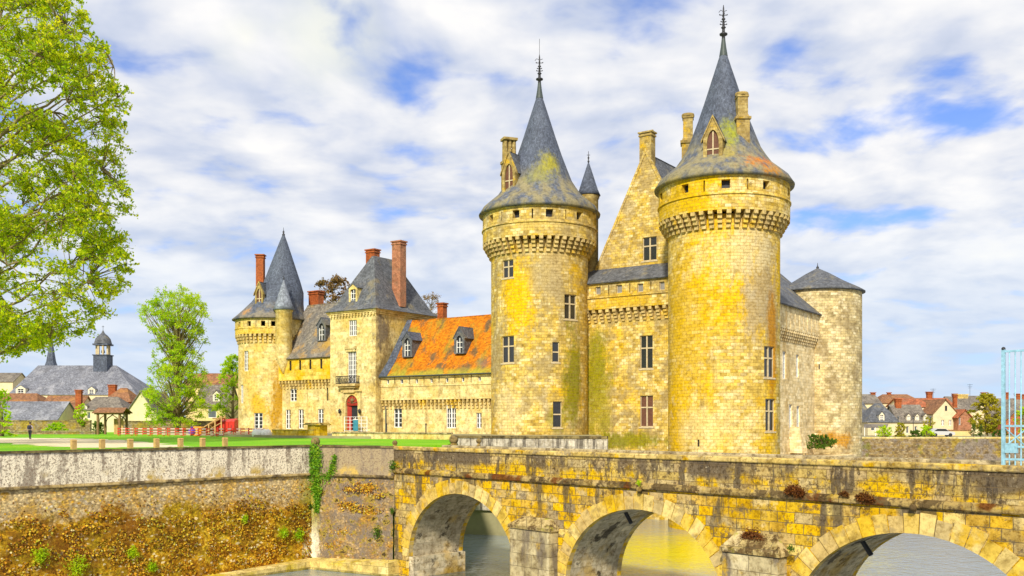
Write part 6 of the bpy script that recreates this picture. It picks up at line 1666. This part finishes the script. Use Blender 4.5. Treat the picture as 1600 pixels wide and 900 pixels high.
def jn(px_, py_, pz_, r, r2=None, par=None):
    J.append(((x+px_, y+py_, pz_), r, r2 or r)); 
    if par is not None: E.append((par, len(J)-1))
    return len(J)-1
pel = jn(0, 0, .95, .15, .11); wa = jn(0, 0, 1.1, .13, .10, pel); chst = jn(0, 0, 1.3, .17, .11, wa); nk = jn(0, .0, 1.47, .06, None, chst); jh = jn(0, .02, 1.56, .07, None, nk); hd = jn(0, .03, 1.66, .088, .1, jh); jn(0, .02, 1.73, .06, None, hd)
for sg, fwd in ((-1, .13), (1, -.13)):
    hp = jn(sg*.1, 0, .88, .095, None, pel); kn = jn(sg*.11, fwd*.6, .5, .065, None, hp); an = jn(sg*.12, fwd, .1, .042, None, kn); jn(sg*.13, fwd+.14, .045, .04, None, an)
    sh_ = jn(sg*.18, 0, 1.4, .065, None, chst); el = jn(sg*.25, -fwd*.5, 1.13, .045, None, sh_); wr = jn(sg*.25, -fwd*.3+.08, .9, .03, None, el); pa = jn(sg*.25, -fwd*.3+.1, .83, .035, .02, wr)
    for k in range(4): f1 = jn(sg*.25, -fwd*.3+.075+k*.02, .76, .009, None, pa); jn(sg*.243, -fwd*.3+.085+k*.02, .715+.006*abs(k-1.5), .008, None, f1)
    th = jn(sg*.235, -fwd*.3+.14, .8, .010, None, pa); jn(sg*.23, -fwd*.3+.15, .765, .009, None, th)
def bodymat(c):
    if c.z < .09: return 3
    if c.z < .97 and abs(c.x) < .2: return 1
    if c.z < 1.44 and c.z > .93: return 2
    return 0
skin('body', J, E, pe, [M['skin'], M['trousers'], M['shirt'], M['iron']], bodymat, 1)
mb = MB(); mb.ball((x, y+.012, 1.69), .105, 12, 1.0); mb.build('hair', M['hair'], pe)
bk_ = thing('backpack', 'dark backpack on the back of the walking person', 'backpack', (x, y-.12, 1.05))
mb = MB(); mb.taper((x, y-.2), (1, 0, 0), (0, 1, 0), (.15, .09), (.16, .1), 1.05, 1.3); mb.taper((x, y-.2), (1, 0, 0), (0, 1, 0), (.16, .1), (.11, .06), 1.3, 1.46); mb.cbox((x, y-.31), (1, 0, 0), (0, 1, 0), .1, .03, 1.1, 1.28); mb.build('bag', M['pack'], bk_)
mb = MB()
for sg in (-1, 1): mb.tube([(x+sg*.1, y-.12, 1.42), (x+sg*.12, y, 1.5), (x+sg*.12, y+.13, 1.36), (x+sg*.13, y, 1.12), (x+sg*.12, y-.12, 1.1)], .018, 5)
mb.build('straps', M['pack'], bk_)

# ------------------------------------------------------------------ sky, sun, camera
SUN = Vector((-.20, -.78, .58)).normalized()
el = math.asin(SUN.z); az = math.atan2(SUN.x, SUN.y)
wld = bpy.data.worlds.new('World'); SC.world = wld; wld.use_nodes = True
t = wld.node_tree
for nd in list(t.nodes): t.nodes.remove(nd)
w_ = NT(t); out = w_.n('ShaderNodeOutputWorld')
sky = w_.n('ShaderNodeTexSky'); sky.sky_type = 'NISHITA'; sky.sun_disc = False; sky.sun_elevation = el; sky.sun_rotation = az; sky.altitude = 100; sky.air_density = 1.0; sky.dust_density = .6; sky.ozone_density = 2.0
d = w_.n('ShaderNodeTexCoord').outputs['Generated']
sp = w_.n('ShaderNodeSeparateXYZ', {0: d})
zc = w_.math('ADD', w_.math('MAXIMUM', sp.outputs[2], 0.0), .20)
uvx = w_.math('DIVIDE', sp.outputs[0], zc); uvy = w_.math('DIVIDE', sp.outputs[1], zc)
cv = w_.n('ShaderNodeCombineXYZ', {0: uvx, 1: uvy, 2: 0.0}).outputs[0]
wr_ = w_.n('ShaderNodeTexNoise', {'Vector': cv, 'Scale': 1.2, 'Detail': 3}).outputs[1]
cvd = w_.n('ShaderNodeVectorMath', {0: cv, 1: w_.scale(wr_, (.28, .28, 0))}, operation='ADD').outputs[0]
na = w_.noise(cvd, 4.6, 5, .5)
nl = w_.noise(w_.n('ShaderNodeVectorMath', {0: cv, 1: (3.3, 1.7, 0)}, operation='ADD').outputs[0], .42, 3, .5)
cov = w_.math('ADD', na, w_.math('MULTIPLY', w_.math('SUBTRACT', nl, .5), .30))
# fewer clouds towards the right
cov = w_.math('SUBTRACT', cov, w_.math('MULTIPLY', w_.rng(sp.outputs[0], .05, .45), .05))
def dirv(px, py): return Vector(((px-800)/F, 1, (HY-py)/F)).normalized()
for (px, py, rx, rz, am) in ((1400, 195, .11, .026, .19), (1226, 92, .03, .018, .10), (1560, 160, .08, .022, .10), (1290, 345, .10, .02, .10), (640, 232, .06, .010, .06), (760, 122, .06, .009, .07), (730, 258, .05, .010, .06), (1500, 330, .08, .02, .08)):
    dv = dirv(px, py)
    v = w_.scale(w_.n('ShaderNodeVectorMath', {0: d, 1: tuple(dv)}, operation='SUBTRACT').outputs[0], (1/rx, 1/rx, 1/rz))
    l = w_.n('ShaderNodeVectorMath', {0: v}, operation='LENGTH').outputs['Value']
    cov = w_.math('SUBTRACT', cov, w_.math('MULTIPLY', w_.rng(l, 1.3, .2), am))
cm = w_.math('ADD', w_.math('MULTIPLY', w_.rng(cov, .20, .43), .85), .15)
nb_ = w_.noise(w_.n('ShaderNodeVectorMath', {0: cvd, 1: (.06, .10, 0)}, operation='ADD').outputs[0], 4.6, 4, .5)
ccol = w_.ramp(w_.math('ADD', w_.math('MULTIPLY', w_.math('ADD', na, nb_), .42), w_.math('MULTIPLY', nl, .16)), [(.36, (.56, .64, .82)), (.44, (.70, .76, .91)), (.51, (.90, .92, .98)), (.58, (1.06, 1.05, 1.05)), (.68, (1.2, 1.16, 1.06))])
blue = w_.mix(1.0, sky.outputs[0], (.50, .80, 1.40), 'MULTIPLY')
SKYS = .10
for (px, py, rx, am) in ((505, 55, .07, .55), (385, 60, .045, .45)):
    v = w_.n('ShaderNodeVectorMath', {0: d, 1: tuple(dirv(px, py))}, operation='SUBTRACT').outputs[0]
    l = w_.math('ADD', w_.n('ShaderNodeVectorMath', {0: v}, operation='LENGTH').outputs['Value'], w_.math('MULTIPLY', w_.math('SUBTRACT', na, .5), .12))
    ccol = w_.mix(w_.math('MULTIPLY', w_.rng(l, rx, .0), am), ccol, (1.22, 1.2, .96))
skyc = w_.mix(cm, blue, w_.scale(ccol, (1/SKYS*.72,)*3))
hz = w_.rng(sp.outputs[2], .0, .26, .8, 0)
skyc = w_.mix(hz, skyc, tuple(c/SKYS*.74 for c in (.66, .80, 1.0)))
bg = w_.n('ShaderNodeBackground', {'Color': skyc, 'Strength': SKYS})
w_.L.new(bg.outputs[0], out.inputs[0])

sl = bpy.data.lights.new('sun', 'SUN'); sl.energy = 4.0; sl.angle = R(4.0); sl.color = (1.0, .93, .80)
so = bpy.data.objects.new('sun', sl); COL.objects.link(so); so.rotation_euler = (-SUN).to_track_quat('-Z', 'Y').to_euler(); so.location = SUN*200

cam = bpy.data.cameras.new('camera'); co = bpy.data.objects.new('camera', cam); COL.objects.link(co)
co.location = (0, 0, EYE); co.rotation_euler = (R(90), 0, 0)
cam.sensor_fit = 'HORIZONTAL'; cam.sensor_width = 36; cam.lens = F/1600*36; cam.shift_y = (HY-450)/1600; cam.clip_end = 9000; cam.clip_start = .2
SC.camera = co
vs = SC.view_settings; vs.view_transform = 'Standard'; vs.look = 'None'; vs.exposure = .38; vs.gamma = 1; vs.use_curve_mapping = False
SC.cycles.max_bounces = 6; SC.cycles.use_denoising = True
